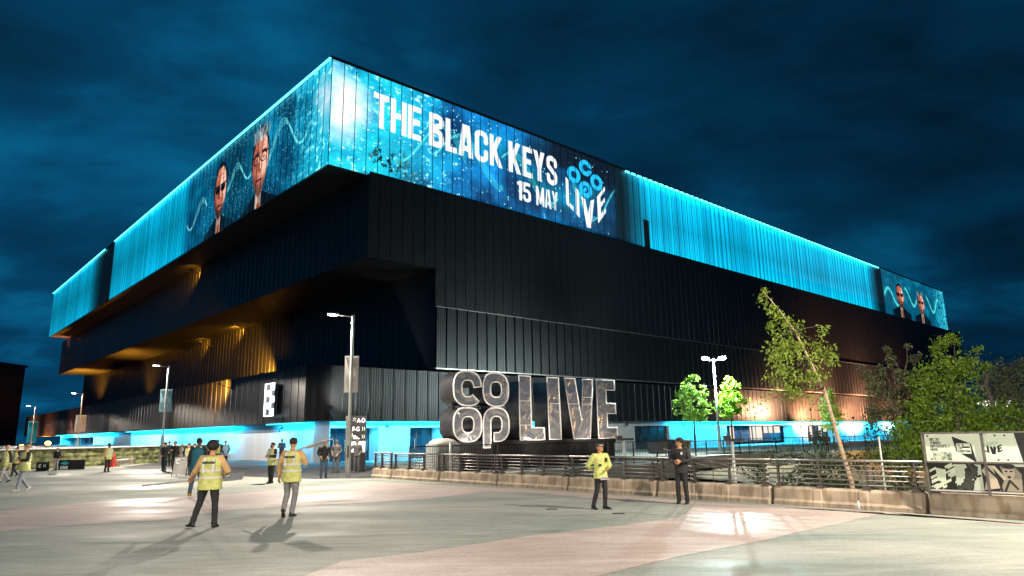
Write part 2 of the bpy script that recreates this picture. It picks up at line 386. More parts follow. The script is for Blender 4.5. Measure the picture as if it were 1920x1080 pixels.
def glyph(c, s):
    """strokes of a condensed grotesque letter: width wd, height 1, stroke thickness s -> (wd, [(kind, pts)])"""
    h = s / 2; wd = .50
    P = []
    if c == 'T': wd = .46; P = [[(0, 1 - h), (wd, 1 - h)], [(wd / 2, 0), (wd / 2, 1)]]
    elif c == 'H': P = [[(h, 0), (h, 1)], [(wd - h, 0), (wd - h, 1)], [(h, .52), (wd - h, .52)]]
    elif c == 'E': wd = .42; P = [[(h, 0), (h, 1)], [(0, 1 - h), (wd, 1 - h)], [(0, h), (wd, h)], [(0, .52), (wd * .92, .52)]]
    elif c == 'F': wd = .42; P = [[(h, 0), (h, 1)], [(0, 1 - h), (wd, 1 - h)], [(0, .5), (wd * .92, .5)]]
    elif c == 'L': wd = .40; P = [[(h, 0), (h, 1)], [(0, h), (wd, h)]]
    elif c == 'I': wd = s; P = [[(h, 0), (h, 1)]]
    elif c == '1': wd = .28; P = [[(wd - h, 0), (wd - h, 1)], [(0, .82), (wd - h, .90)]]
    elif c == 'A': wd = .54; P = [[(h * .9, -.1), (wd / 2 - .04, 1.1)], [(wd - h * .9, -.1), (wd / 2 + .04, 1.1)], [(.14, .26), (wd - .14, .26)]]
    elif c == 'V': wd = .54; P = [[(h * .9, 1.1), (wd / 2 - .02, -.1)], [(wd - h * .9, 1.1), (wd / 2 + .02, -.1)]]
    elif c == 'K': wd = .52; P = [[(h, 0), (h, 1)], [(h + .04, .40), (wd - h * .8, 1.12)], [(h + .07, .60), (wd - h * .6, -.12)]]
    elif c == 'Y': wd = .52; P = [[(h * .8, 1.12), (wd / 2, .42)], [(wd - h * .8, 1.12), (wd / 2, .42)], [(wd / 2, 0), (wd / 2, .45)]]
    elif c == 'M': wd = .66; P = [[(h, 0), (h, 1)], [(wd - h, 0), (wd - h, 1)], [(h, 1.05), (wd / 2, .1)], [(wd - h, 1.05), (wd / 2, .1)]]
    elif c == 'N': wd = .52; P = [[(h, 0), (h, 1)], [(wd - h, 0), (wd - h, 1)], [(h, 1.0), (wd - h, 0)]]
    elif c == 'C': P = [[(wd - h, .66)] + arc(wd / 2, .80, wd / 2 - h, .20 - h, 0, 180) + arc(wd / 2, .20, wd / 2 - h, .20 - h, 180, 360) + [(wd - h, .34)]]
    elif c == 'G': P = [[(wd - h, .68)] + arc(wd / 2, .80, wd / 2 - h, .20 - h, 0, 180) + arc(wd / 2, .20, wd / 2 - h, .20 - h, 180, 360) + [(wd - h, .48), (wd * .5, .48)]]
    elif c in 'O0': P = [arc(wd / 2, .80, wd / 2 - h, .20 - h, 0, 180) + arc(wd / 2, .20, wd / 2 - h, .20 - h, 180, 360) + [(wd - h, .8)]]
    elif c == 'B': P = [[(h, 0), (h, 1)], [(h, 1 - h)] + arc(wd - h - .12, .78, .12, .22 - h, 90, -90, 8) + [(h, .53)], [(h, .53)] + arc(wd - h - .11, .27, .11, .27 - h, 90, -90, 8) + [(h, h)]]
    elif c == 'D': P = [[(h, 0), (h, 1)], [(h, 1 - h)] + arc(wd - h - .14, .78, .14, .22 - h, 90, 0, 6) + arc(wd - h - .14, .22, .14, .22 - h, 0, -90, 6) + [(h, h)]]
    elif c == 'R': P = [[(h, 0), (h, 1)], [(h, 1 - h)] + arc(wd - h - .12, .76, .12, .24 - h, 90, -90, 8) + [(h, .49)], [(.25, .5), (wd - h * .8, -.1)]]
    elif c == 'P': P = [[(h, 0), (h, 1)], [(h, 1 - h)] + arc(wd - h - .12, .74, .12, .26 - h, 90, -90, 8) + [(h, .45)]]
    elif c == 'W': wd = .72; P = [[(h * .9, 1.1), (.2, -.1)], [(.2, -.05), (.36, .9)], [(.36, .9), (.52, -.05)], [(wd - h * .9, 1.1), (.52, -.1)]]
    elif c == 'S': P = [[(wd - h, .70)] + arc(wd / 2, .78, wd / 2 - h, .22 - h, 0, 180) + arc(wd / 2, .70, wd / 2 - h, .14, 180, 240, 4) + arc(wd / 2, .30, wd / 2 - h, .16, 60, 0, 4) + arc(wd / 2, .22, wd / 2 - h, .22 - h, 0, -180) + [(h, .30)]]
    elif c == '5': P = [[(.02, 1 - h), (wd - .04, 1 - h)], [(h, 1), (h, .5)], [(h, .56)] + arc(wd / 2, .42, wd / 2 - h, .16, 100, 0, 6) + arc(wd / 2, .20, wd / 2 - h, .20 - h, 0, -180) + [(h, .28)]]
    elif c == '-': wd = .25; P = [[(.02, .48), (.23, .48)]]
    elif c == ' ': wd = .20
    return wd, P
def text_width(txt, s, gap=.05): return sum(glyph(c, s)[0] + gap for c in txt) - gap
def draw_text(img, txt, T, s, col, gap=.05, texture=None):
    """T maps (x,y) letter units -> pixel coords as affine ((a,b,c),(d,e,f)); solved by inverse."""
    A = np.array([[T[0][0], T[0][1]], [T[1][0], T[1][1]]]); o = np.array([T[0][2], T[1][2]]); Ai = np.linalg.inv(A)
    H, Wd = img.shape[:2]; x = 0
    for c in txt:
        wd, P = glyph(c, s)
        cs = np.array([A @ np.array(q) + o for q in ((x - .1, -.1), (x + wd + .1, -.1), (x - .1, 1.1), (x + wd + .1, 1.1))])
        x0, x1 = int(max(0, cs[:, 0].min())), int(min(Wd, cs[:, 0].max() + 2)); y0, y1 = int(max(0, cs[:, 1].min())), int(min(H, cs[:, 1].max() + 2))
        if x1 > x0 and y1 > y0 and P:
            acc = np.zeros((y1 - y0, x1 - x0))
            for oy in (.25, .75):
                for ox in (.25, .75):
                    yy, xx = np.mgrid[y0:y1, x0:x1]; q = np.stack([xx + ox - o[0], yy + oy - o[1]], -1) @ Ai.T
                    lx, ly = q[..., 0] - x, q[..., 1]; ins = np.zeros(lx.shape, bool)
                    for pl in P:
                        for (ax, ay), (bx, by) in zip(pl[:-1], pl[1:]):
                            dx, dy = bx - ax, by - ay; L2 = dx * dx + dy * dy + 1e-9
                            tt = ((lx - ax) * dx + (ly - ay) * dy) / L2
                            if len(pl) == 2: dd = np.abs((lx - ax) * dy - (ly - ay) * dx) / math.sqrt(L2); ok = (dd <= s / 2) & (tt >= 0) & (tt <= 1)
                            else:
                                tt = np.clip(tt, 0, 1); ok = (lx - ax - tt * dx) ** 2 + (ly - ay - tt * dy) ** 2 <= s * s / 4
                            ins |= ok
                    ins &= (ly >= 0) & (ly <= 1) & (lx >= 0) & (lx <= wd)
                    acc += ins / 4
            cc = np.array(col)
            k = acc[..., None]
            img[y0:y1, x0:x1] = img[y0:y1, x0:x1] * (1 - k) + cc * k
        x += wd + gap
class Art:
    def __init__(s, u0, u1, z0, z1, ppm):
        s.u0, s.z0, s.p = u0, z0, ppm; s.w = int(round((u1 - u0) * ppm)); s.h = int(round((z1 - z0) * ppm))
        s.a = np.zeros((s.h, s.w, 3)); yy, xx = np.mgrid[0:s.h, 0:s.w]
        s.U = u0 + (xx + .5) / ppm; s.Z = z0 + (yy + .5) / ppm
    def blend(s, m, col): m = np.clip(m, 0, 1)[..., None]; s.a = s.a * (1 - m) + np.array(col) * m
    def disc(s, u, z, ru, rz, col, soft=.15, ang=0, k=1.0):
        c, d = math.cos(ang), math.sin(ang); x = (s.U - u); y = (s.Z - z); x, y = x * c + y * d, -x * d + y * c
        r = np.sqrt((x / ru) ** 2 + (y / rz) ** 2); s.blend(np.clip((1 - r) / soft, 0, 1) * k, col)
    def line(s, pts, wd, col, k=1.0):
        D = np.full(s.U.shape, 1e9)
        for (a, b_), (c, d) in zip(pts[:-1], pts[1:]):
            dx, dy = c - a, d - b_; t_ = np.clip(((s.U - a) * dx + (s.Z - b_) * dy) / (dx * dx + dy * dy + 1e-9), 0, 1)
            D = np.minimum(D, np.hypot(s.U - a - t_ * dx, s.Z - b_ - t_ * dy))
        s.blend(np.clip((wd - D) * s.p * .5 + .5, 0, 1) * k, col)
    def poly(s, pts, col, k=1.0):
        ins = np.zeros(s.U.shape, bool); n_ = len(pts)
        for i in range(n_):
            (x1, y1), (x2, y2) = pts[i], pts[(i + 1) % n_]
            if y1 == y2: continue
            c = ((y1 > s.Z) != (y2 > s.Z)) & (s.U < (x2 - x1) * (s.Z - y1) / (y2 - y1) + x1); ins ^= c
        s.blend(ins * k, col)
    def text(s, txt, u, z, hgt, width, stroke, col, shear=0.0, gap=.05, flip=1):
        tw = text_width(txt, stroke, gap); sx = width / tw * s.p * flip
        draw_text(s.a, txt, ((sx, 0, (u - s.u0) * s.p), (width / tw * shear * s.p, hgt * s.p, (z - s.z0) * s.p)), stroke, col, gap)
    def lin(s): return np.clip(s.a, 0, 1)

def portrait(A, u, z, k, dirn, hwk=.5, glasses='dark', white_hair=False, skin=(.90, .60, .49)):
    """poster head: k = head half-height; dirn +1 when u runs rightwards on screen, light from dirn side"""
    hw = k * hwk; n_ = fbm(A.h, A.w, 9, 9, int(u), 4, .65); n2_ = fbm(A.h, A.w, 22, 14, int(u) + 3, 3, .6)
    X = (A.U - u) / hw * dirn; Y = (A.Z - z) / k
    sh = ((np.abs(X) < 1.9 - np.clip(-.75 - Y, -.3, .45) * -1.2 - .9 * np.clip(Y + 1.2, 0, 1)) & (Y < -.72 - .22 * np.abs(X))) * 1.0
    A.blend(sh, (.015, .07, .10)); A.blend(sh * (n2_ > .55) * .5, (.04, .20, .26))
    A.blend(((np.abs(X) < .42) & (Y < -.7)) * 1.0, (.72, .66, .60)); A.blend(((np.abs(X - .05) < .08 + .1 * (Y < -1.1)) & (Y < -.85)) * 1.0, (.55, .25, .12))
    A.blend(((np.abs(X) > .34) & (np.abs(X) < .62 + .1 * np.sin(Y * 20)) & (Y < -.82)) * 1.0, (.02, .04, .06))
    jaw = np.where(Y < 0, 1 - .42 * np.clip(-Y, 0, 1) ** 1.6, 1.0)
    r_ = np.sqrt((X / jaw) ** 2 + (Y / .95) ** 2) + (n_ - .5) * .03
    hr_ = np.sqrt((X / 1.10) ** 2 + ((Y - .12) / .96) ** 2)
    A.blend(np.clip((1 - hr_) / .05, 0, 1) * (Y > -.15), (.04, .05, .07))
    face = np.clip((1 - r_) / .06, 0, 1) * (Y < (.86 if not white_hair else .70 + .08 * n_))
    lit = np.clip(.55 + .55 * X + .25 * (1 - np.abs(Y - .35)) + (n_ - .5) * 1.1, 0, 1)
    col = np.array((.42, .15, .09)) * (1 - lit[..., None]) + np.array(skin) * lit[..., None]; hot = np.clip((lit - .8) * 3 + (n2_ - .5), 0, 1)[..., None]
    col = col * (1 - hot) + np.array((1, .84, .76)) * hot
    A.a = A.a * (1 - face[..., None]) + col * face[..., None]
    beard = np.clip((-.42 - Y + .35 * (np.abs(X) - .3) + (n_ - .5) * .5) * 5, 0, 1) * face * (.85 if not white_hair else .7)
    A.blend(beard, (.17, .09, .07) if not white_hair else (.30, .20, .17))
    A.blend(((np.abs(X) < .34) & (np.abs(Y + .47 + .03 * X * X) < .022)) * 1.0, (.12, .03, .03)); A.blend(((np.abs(X) < .26) & (np.abs(Y + .53) < .03)) * .8, (.72, .36, .30))
    A.blend(np.clip(1 - np.hypot((X - .02) / .17, (Y + .20) / .09), 0, 1) * .9, (.40, .13, .08)); A.blend(((np.abs(X - .10) < .05) & (np.abs(Y) < .17)) * .8, (1, .82, .72)); A.blend(((np.abs(X + .12) < .05) & (np.abs(Y + .02) < .18)) * .6, (.40, .14, .08))
    for q_ in (-.62, -.48): A.blend(((np.abs(Y - .5 - .02 * np.cos(X * 3) + q_ * .0 - (q_ + .55) * .8) < .012) & (np.abs(X) < .55)) * .5, (.50, .22, .15))
    g = (.015, .02, .03)
    for s_ in (-1, 1):
        l_ = np.hypot((X - s_ * .43) / .40, (Y - .13) / (.15 if glasses == 'dark' else .14))
        if glasses == 'dark': A.blend(np.clip((1 - l_) / .12, 0, 1), g); A.blend(np.clip(1 - np.hypot((X - s_ * .43 - .1) / .14, (Y - .19) / .03), 0, 1), (.5, .45, .42))
        else: A.blend(((l_ < 1) & (l_ > .80)) * 1.0, g); A.blend(np.clip(1 - np.hypot((X - s_ * .43) / .18, (Y - .13) / .045), 0, 1), (.06, .03, .03)); A.blend((np.hypot((X - s_ * .43) / .34, (Y - .30) / .03) < 1) * 1.0, (.16, .08, .07))
    A.blend(((np.abs(Y - .24) < .025) & (np.abs(X) < .95) & (np.abs(X) > (.05 if glasses == 'dark' else .6))) * 1.0, g)
    if white_hair:
        rr_ = np.random.RandomState(int(u * 10))
        for i in range(60):
            x0 = u + (rr_.rand() - .5) * 1.9 * hw; y0 = z + k * (.62 + .28 * rr_.rand()); c_ = .35 + .6 * rr_.rand()
            A.line([(x0, y0), (x0 + (rr_.rand() - .5) * hw * .7, y0 + k * (.12 + .2 * rr_.rand()))], k * .016, (c_ * .9, c_ * .97, c_), .85)

# ------------------------------------------------------------------ the arena's screens
SP = 1.15     # seam spacing of the cladding and the screen panels
g_ = np.random.RandomState(3)
A = Art(24.3, 181.4, 23.62, 33.0, 14)
Zn = (A.Z - 23.62) / 9.38
n1 = fbm(A.h, A.w, 60, 60, 5, 6, .62); n2 = fbm(A.h, A.w, 30, 45, 9, 5, .6); n3 = fbm(A.h, A.w, 6, 6, 12, 3, .7)
def mixc(c1, c2, k): k = np.clip(k, 0, 1)[..., None]; return np.array(c1) * (1 - k) + np.array(c2) * k
A.a = mixc((.01, .20, .36), (.03, .52, .80), (n1 - .35) * 2.6)
A.a = A.a * (1 - np.clip((A.U - 42) / 16, 0, 1)[..., None] * .35)
near = np.clip((37 - A.U + (n1 - .5) * 9) / 9, 0, 1)
A.blend(near, (.10, .74, .82)); A.blend(near * np.clip((n2 - .45) * 4, 0, 1), (.03, .50, .66))
A.blend(np.clip(1.25 - np.hypot((A.U - 25.4) / 2.2, (A.Z - 29.2) / 2.9) + (n1 - .5) * 1.6, 0, 1) * (A.U < 33), (.90, .93, .97))
A.blend(np.clip((near > .15) * (n3 - .62) * 6, 0, 1), (.72, .97, 1))
A.blend((n3 > .60) * np.clip((34 - A.U) / 4, 0, 1) * np.clip((A.U - 27) / 2, 0, 1) * np.clip((28 - A.Z) / 2, 0, 1), (.01, .12, .15))
A.blend(np.clip(1 - np.abs(A.Z - 28.6 - 1.6 * np.sin(A.U / 3)) / 2.2, 0, 1) * np.clip((A.U - 33) / 6, 0, 1) * (A.U < 58) * .35, (.02, .62, .66))
A.blend(np.clip((A.U - 46) / 5, 0, 1) * np.clip((A.Z - 29.5 - (n2 - .5) * 4) / 1.5, 0, 1) * (A.U < 66) * .92, (.005, .06, .12))
for (c0, a0, b0) in ((34.5, 2.4, .6), (39.2, 2.1, 2.2), (47.2, 2.2, 3.0), (57.6, 2.4, 5.0)):
    for q in range(3):
        pts = [(c0 - 4 + i * .5, 28.2 + a0 * math.sin((i * .5 - 4) * .62 + b0 + q * .12) - q * .18) for i in range(17)]
        A.line(pts, .06, (.35, .86, .85), .6)
for i in range(900):
    uu = 26 + g_.rand() ** 1.3 * 34; zz = 23.8 + g_.rand() * 8.8
    if uu > 40 and g_.rand() < .6: continue
    x_, y_ = int((uu - A.u0) * A.p), int((zz - A.z0) * A.p); k_ = g_.choice([1, 1, 2])
    A.a[y_:y_ + k_, x_:x_ + k_] = (.6, .93, 1)
wh = (.97, .95, .96)
A.text('THE', 28.3, 28.15, 3.25, 5.0, .165, wh); A.text('BLACK', 34.2, 28.1, 3.3, 9.1, .165, wh); A.text('KEYS', 44.1, 28.05, 3.35, 7.1, .165, wh)
A.text('15', 45.2, 25.3, 2.1, 1.95, .165, wh); A.text('MAY', 47.9, 25.3, 2.1, 3.3, .155, wh)
# clover of four rings over the word LIVE folded round a cube corner
for (cu_, cz_) in ((55.9, 31.45), (57.75, 30.15), (53.9, 30.15), (55.8, 28.85)):
    A.disc(cu_, cz_, 1.12, .98, (.10, .66, .90), .05, ang=.0); A.disc(cu_, cz_, .50, .45, (.01, .16, .30), .1)
A.line([(55.8, 28.9), (54.7, 28.0)], .22, (.10, .66, .90)); A.line([(56.3, 31.45), (57.1, 31.45)], .12, (.01, .10, .18))
A.text('L', 52.5, 26.4, 3.15, 1.15, .17, wh, shear=-.5); A.text('I', 54.05, 25.55, 3.15, .58, .2, wh, shear=-.5)
A.poly([(54.95, 27.9), (55.65, 27.65), (56.05, 25.9), (56.5, 27.65), (57.2, 28.0), (56.45, 24.4), (55.75, 24.4)], wh)
A.text('E', 57.7, 25.2, 3.2, 1.5, .17, wh, shear=1.1)
# plain cyan wash further along
rib = ((A.U / SP * 3) % 1); ribr = g_.rand(2000)[(A.U / SP * 3).astype(int) % 2000]
vert = .84 + .45 * np.abs(Zn - .42) ** 1.0 * 1.15 + .35 * np.clip((Zn - .86) / .1, 0, 1)
wash = np.stack([vert * .01, vert * .74, vert * .93], -1) * (.80 + .25 * ribr)[..., None] * np.where(rib < .28, .74, 1.0)[..., None]
edge = np.clip((A.U - 62.5) / 5, 0, 1) * np.clip((141 - A.U) / 5, 0, 1)
dark = np.clip((A.U - 60.3) / 1.2, 0, 1) * np.clip((146 - A.U) / 3.0, 0, 1)
A.blend(dark, (.004, .09, .13)); k_ = edge[..., None]; A.a = A.a * (1 - k_) + wash * k_
A.a = A.a * np.clip(1.15 - .0 * A.U, 0, 2)[..., None]
A.blend(((A.U > 66.2) & (A.U < 67.4) & (A.Z < 27.5)) * 1.0, (.003, .02, .03))
pm = (A.U > 143.5) * 1.0
A.blend(pm, (.02, .34, .46)); A.blend(pm * np.clip((n2 - .5) * 4, 0, 1), (.05, .55, .68)); A.blend(pm * np.clip((A.U - 172) / 8, 0, 1) * (n3 > .45), (.25, .85, .95))
for q in range(2):
    A.line([(144 + i * .8, 28 + 1.6 * math.sin(i * .55) - q * .3) for i in range(10)], .16, (.4, 1, .95), .8)
    A.line([(156 + i * .8, 29 + 1.7 * math.sin(i * .6 + 1.5) - q * .3) for i in range(9)], .16, (.4, 1, .95), .8)
    A.line([(169 + i * .8, 29 + 1.7 * math.sin(i * .6 + 2) - q * .3) for i in range(11)], .16, (.4, 1, .95), .8)
portrait(A, 152.6, 28.4, 2.6, 1, .8); portrait(A, 165, 28.2, 2.5, 1, .8, 'dark', white_hair=True)
scan = (.93 + .07 * ((A.Z * 4) % 1 > .3))[..., None]
M['screenR'] = img_mat('right_screen_picture', A.lin() * scan, 1.22)

B = Art(48.2, 171.7, 23.62, 33.0, 12)
Zn = (B.Z - 23.62) / 9.38
n1 = fbm(B.h, B.w, 50, 50, 25, 6, .62); n2 = fbm(B.h, B.w, 20, 30, 29, 5, .6); n3 = fbm(B.h, B.w, 6, 6, 32, 3, .7)
B.a = mixc((.01, .24, .36), (.03, .55, .72), (n1 - .35) * 2.4)
near = np.clip((57 - B.U + (n1 - .5) * 8) / 8, 0, 1); B.blend(near, (.06, .68, .80)); B.blend(near * (n3 > .62), (.55, .95, 1))
B.blend(np.clip(1.2 - np.hypot((B.U - 48.8) / 2.4, (B.Z - 29.6) / 2.6) + (n2 - .5) * 1.4, 0, 1) * (B.U < 53), (.80, .84, .90))
B.blend(np.clip(1 - np.abs(B.U - 69) / 9 + (n2 - .5), 0, 1) * .75, (.01, .17, .24))
for i in range(700):
    uu = 49 + g_.rand() * 30; zz = 23.8 + g_.rand() * 9; x_, y_ = int((uu - B.u0) * B.p), int((zz - B.z0) * B.p)
    if 0 <= y_ < B.h - 2: B.a[y_:y_ + 1, x_:x_ + 1] = (.6, .95, 1)
for q in range(3):
    o_ = q * .16
    for (x0, x1, zc, am, w0, ph) in ((52.4, 60.6, 29.2, 1.9, .78, .6), (64.6, 71.0, 28.8, 1.3, 1.0, 2.1), (77.2, 84, 27.6, 1.5, .85, 3.6)):
        B.line([(x0 + (x1 - x0) * i / 24, zc + (am - q * .15) * math.sin((x0 + (x1 - x0) * i / 24) * w0 + ph + q * .12) - o_) for i in range(25)], .05, (.55, .97, .95), .8)
portrait(B, 62.5, 28.2, 3.75, -1, .52, 'clear', white_hair=True); portrait(B, 73.2, 28.2, 3.4, -1, .52, 'dark')
ribr = g_.rand(2000)[(B.U / SP * 2).astype(int) % 2000]; rib = (B.U / SP * 2) % 1
vert = .80 + .45 * np.abs(Zn - .5) * 1.2 + .35 * np.clip((Zn - .9) / .1, 0, 1)
wash = np.stack([vert * .01, vert * .73, vert * .91], -1) * (.8 + .22 * ribr)[..., None] * np.where(rib < .3, .72, 1.0)[..., None]
k_ = np.clip((B.U - 83) / 3, 0, 1)[..., None]; B.a = B.a * (1 - k_) + wash * k_
B.blend(np.clip((B.U - 120) / .6, 0, 1) * np.clip((136 - B.U) / 9, 0, 1), (.003, .03, .05))
M['screenL'] = img_mat('left_screen_picture', B.lin()[:, ::-1] * .98, 1.32)

# ------------------------------------------------------------------ the arena
arena = thing('arena_building', 'huge black ribbed arena with a cyan lit screen wrapped round its overhanging top', 'building', W(27, 50, 0))
def part(mb, name, mats, **kw): return mb.build(name, mats, arena, world=True, **kw)
mb = MB(); mb.ubox(24.45, 181.2, 48.65, 171.5, 23.6, 33.05); part(mb, 'screen_volume', M['soffit'])
mb = MB(); mb.ubox(24.2, 181.5, 48.45, 171.8, 33.05, 33.28); part(mb, 'roof_parapet', M['blacksteel'])
sr = uv_quad('led_screen', [W(24.35, 48.5, 23.62), W(181.4, 48.5, 23.62), W(181.4, 48.5, 33), W(24.35, 48.5, 33)], M['screenR'], arena, label='LED screen on the right face with the band name and date in white letters')
sl = uv_quad('led_screen', [W(24.3, 171.7, 23.62), W(24.3, 48.45, 23.62), W(24.3, 48.45, 33), W(24.3, 171.7, 33)], M['screenL'], arena, label='LED screen on the left face with two men\'s portraits')
mb = MB()
k_ = 24.3
while k_ < 181.3: mb.ubox(k_ - .025, k_ + .025, 48.46, 48.495, 23.6, 33.03); k_ += SP
mb.build('mullions', M['black'], sr, world=True)
mb = MB(); k_ = 48.45
while k_ < 171.6: mb.ubox(24.26, 24.295, k_ - .02, k_ + .02, 23.6, 33.03); k_ += SP
mb.build('mullions', M['black'], sl, world=True)
for a_, b_ in ((48.4, 119.8), (126, 171.7)):
    mb = MB(); mb.ubox(24.02, 24.16, a_, b_, 32.88, 33.02); part(mb, 'light_strip', M['cyanled'])
k_ = 63
while k_ < 142: mb = MB(); mb.ubox(k_, k_ + .7, 48.18, 48.34, 32.72, 32.9); part(mb, 'edge_light', M['cyanled']); k_ += SP
# stacked volumes
mb = MB(); mb.ubox(27.95, 187.5, 48.12, 178, 16.4, 23.59); part(mb, 'upper_volume_core', M['soffit'])
mb = MB(); mb.ubox(34.85, 186, 48.14, 189.1, 7.62, 16.39); part(mb, 'middle_volume_core', M['soffit'])
def clad(u0, u1, v0, v1, z0, z1, axis, out=.042, pan=SP, rs=0):
    """a run of ribbed sheets: axis 'u' runs along u facing -v, axis 'v' runs along v facing -u"""
    m = MB(); rg = random.Random(rs)
    a, e_ = (u0, u1) if axis == 'u' else (v0, v1)
    prof = []; x = a
    while x < e_:
        d = rg.uniform(-.012, .012)
        prof += [(x, .0 + d), (x + pan - .13, .0 + d * .5), (x + pan - .10, out), (x + pan - .05, out)]; x += pan
    prof = [p for p in prof if p[0] <= e_] + [(e_, 0)]
    P = []
    for (s_, o_) in prof:
        q = (W(s_, v0 - o_) if axis == 'u' else W(u0 - o_, s_))
        P += [q + Vector((0, 0, z0)), q + Vector((0, 0, z1))]
    fs = [(2 * i, 2 * i + 2, 2 * i + 3, 2 * i + 1) for i in range(len(prof) - 1)]
    m.add(P, fs); return m
part(clad(27.9, 187.5, 48.05, 0, 16.4, 23.78, 'u', rs=1), 'upper_volume_cladding', M['clad'])
part(clad(27.87, 0, 48.05, 178, 16.4, 23.58, 'v', rs=2), 'upper_volume_cladding', M['clad'])
part(clad(34.8, 186, 48.05, 0, 12.9, 16.39, 'u', rs=3), 'middle_volume_cladding', M['clad'])
part(clad(34.78, 160, 47.8, 0, 7.6, 12.9, 'u', out=.10, rs=4), 'middle_volume_cladding', M['clad'])
for a_ in ((47.78, 48.04, 12.9, 12.98), (47.78, 48.1, 7.5, 7.6)):
    mb = MB(); mb.ubox(34.7, 160, *a_); part(mb, 'ledge_flashing', M['steel'])
part(clad(34.75, 0, 48.05, 189, 7.62, 17.25, 'v', rs=5), 'middle_volume_cladding', M['clad'])
# lower band with a small chamfered corner
part(clad(25.6, 160, 49.0, 0, 3.16, 7.4, 'u', rs=6), 'lower_cladding', M['clad'])
part(clad(24.4, 0, 50.9, 189, 3.16, 7.5, 'v', pan=1.3, rs=7), 'lower_cladding', M['clad'])
mb = MB(); mb.add([W(24.4, 50.9, 3.16), W(25.6, 49.0, 3.16), W(25.6, 49.0, 7.45), W(24.4, 50.9, 7.45)], [(0, 1, 2, 3)]); part(mb, 'corner_cladding', M['clad'])
mb = MB(); mb.ubox(33, 33.3, 153.5, 189, 0, 3.14); part(mb, 'underpass_wall', M['black'])
mb = MB(); mb.add([W(24.5, 51, 3.15), W(25.65, 49.1, 3.15), W(160, 49.1, 3.15), W(160, 60, 3.15), W(36, 60, 3.15), W(36, 189, 3.15), W(24.5, 189, 3.15),
                   W(24.5, 51, 7.46), W(25.65, 49.1, 7.46), W(160, 49.1, 7.46), W(160, 60, 7.46), W(36, 60, 7.46), W(36, 189, 7.46), W(24.5, 189, 7.46)],
                  [(6, 5, 4, 3, 2, 1, 0), (7, 8, 9, 10, 11, 12, 13)]); part(mb, 'lower_soffit', M['soffit'])
# base storey wall (pale), with door and window openings
DR = [(25.9, 30.6, 'door'), (33.7, 37.0, 'door'), (64.5, 71.2, 'steel'), (84.3, 103.0, 'shop'), (108, 118.5, 'shop')]
DL = [(126.5, 153, 'lobby')]
base = MB(); deeps = []
def wall_run(axis, a, b_, at, ops, H_=3.15, oh=2.62):
    x = a
    def seg(s0, s1, z0, z1):
        if s1 - s0 < .02: return
        if axis == 'u': base.ubox(s0, s1, at, at + .3, z0, z1)
        else: base.ubox(at, at + .3, s0, s1, z0, z1)
    for (o0, o1, kd) in ops:
        seg(x, o0, 0, H_); seg(o0, o1, oh, H_); x = o1
        dp = 1.5; deep = MB(); deeps.append(deep)
        if axis == 'u':
            deep.ubox(o0 - .1, o0, at + .3, at + dp, 0, H_); deep.ubox(o1, o1 + .1, at + .3, at + dp, 0, H_); deep.ubox(o0, o1, at + .3, at + dp, oh + .15, oh + .25)
        else:
            deep.ubox(at + .3, at + dp, o0 - .1, o0, 0, H_); deep.ubox(at + .3, at + dp, o1, o1 + .1, 0, H_); deep.ubox(at + .3, at + dp, o0, o1, oh + .15, oh + .25)
    seg(x, b_, 0, H_)
wall_run('u', 26.2, 160, 50.1, [(max(o[0], 26.25), o[1], o[2]) for o in DR]); wall_run('v', 51.3, 153.4, 25.5, DL)
base.add([W(25.5, 51.3, 0), W(26.2, 50.1, 0), W(26.2, 50.1, 3.15), W(25.5, 51.3, 3.15)], [(0, 1, 2, 3)])
base.ubox(25.8, 33, 153.1, 153.4, 0, 3.15)
part(base, 'base_wall', M['render']); 
for deep in deeps: part(deep, 'door_recess', M['render'])
for a_ in ((57.5, 68, 2.45, 3.14), (104.5, 113.5, .2, 3.14)):
    mb = MB(); mb.ubox(25.4, 25.49, *a_); part(mb, 'grey_wall_band', M['greyband'])
def leaf_doors(o0, o1, at, n_, glassy=True, lb='dark glazed entrance doors'):
    wd = (o1 - o0) / n_
    for i in range(n_):
        m = MB(); m.ubox(o0 + i * wd + .04, o0 + (i + 1) * wd - .04, at, at + .06, .05, 2.7)
        d = part(m, 'door', M['glass'] if glassy else M['black'], label=lb if i == 0 else None)
        m = MB()
        for (x0, x1) in ((o0 + i * wd, o0 + i * wd + .07), (o0 + (i + 1) * wd - .07, o0 + (i + 1) * wd)): m.ubox(x0, x1, at - .05, at - .01, 0, 2.75)
        m.ubox(o0 + i * wd, o0 + (i + 1) * wd, at - .05, at - .01, 2.62, 2.72); m.ubox(o0 + i * wd, o0 + (i + 1) * wd, at - .06, at - .01, 0, .12)
        m.build('frame', M['blacksteel'], d, world=True)
        m = MB(); m.ubox(o0 + (i + 1) * wd - .25, o0 + (i + 1) * wd - .2, at - .12, at - .07, .8, 1.7); m.build('handle', M['steel'], d, world=True)
leaf_doors(26.5, 30.6, 51.6, 4); leaf_doors(33.7, 37, 51.6, 2); leaf_doors(64.5, 71.2, 50.5, 4, False, 'black steel door panels')
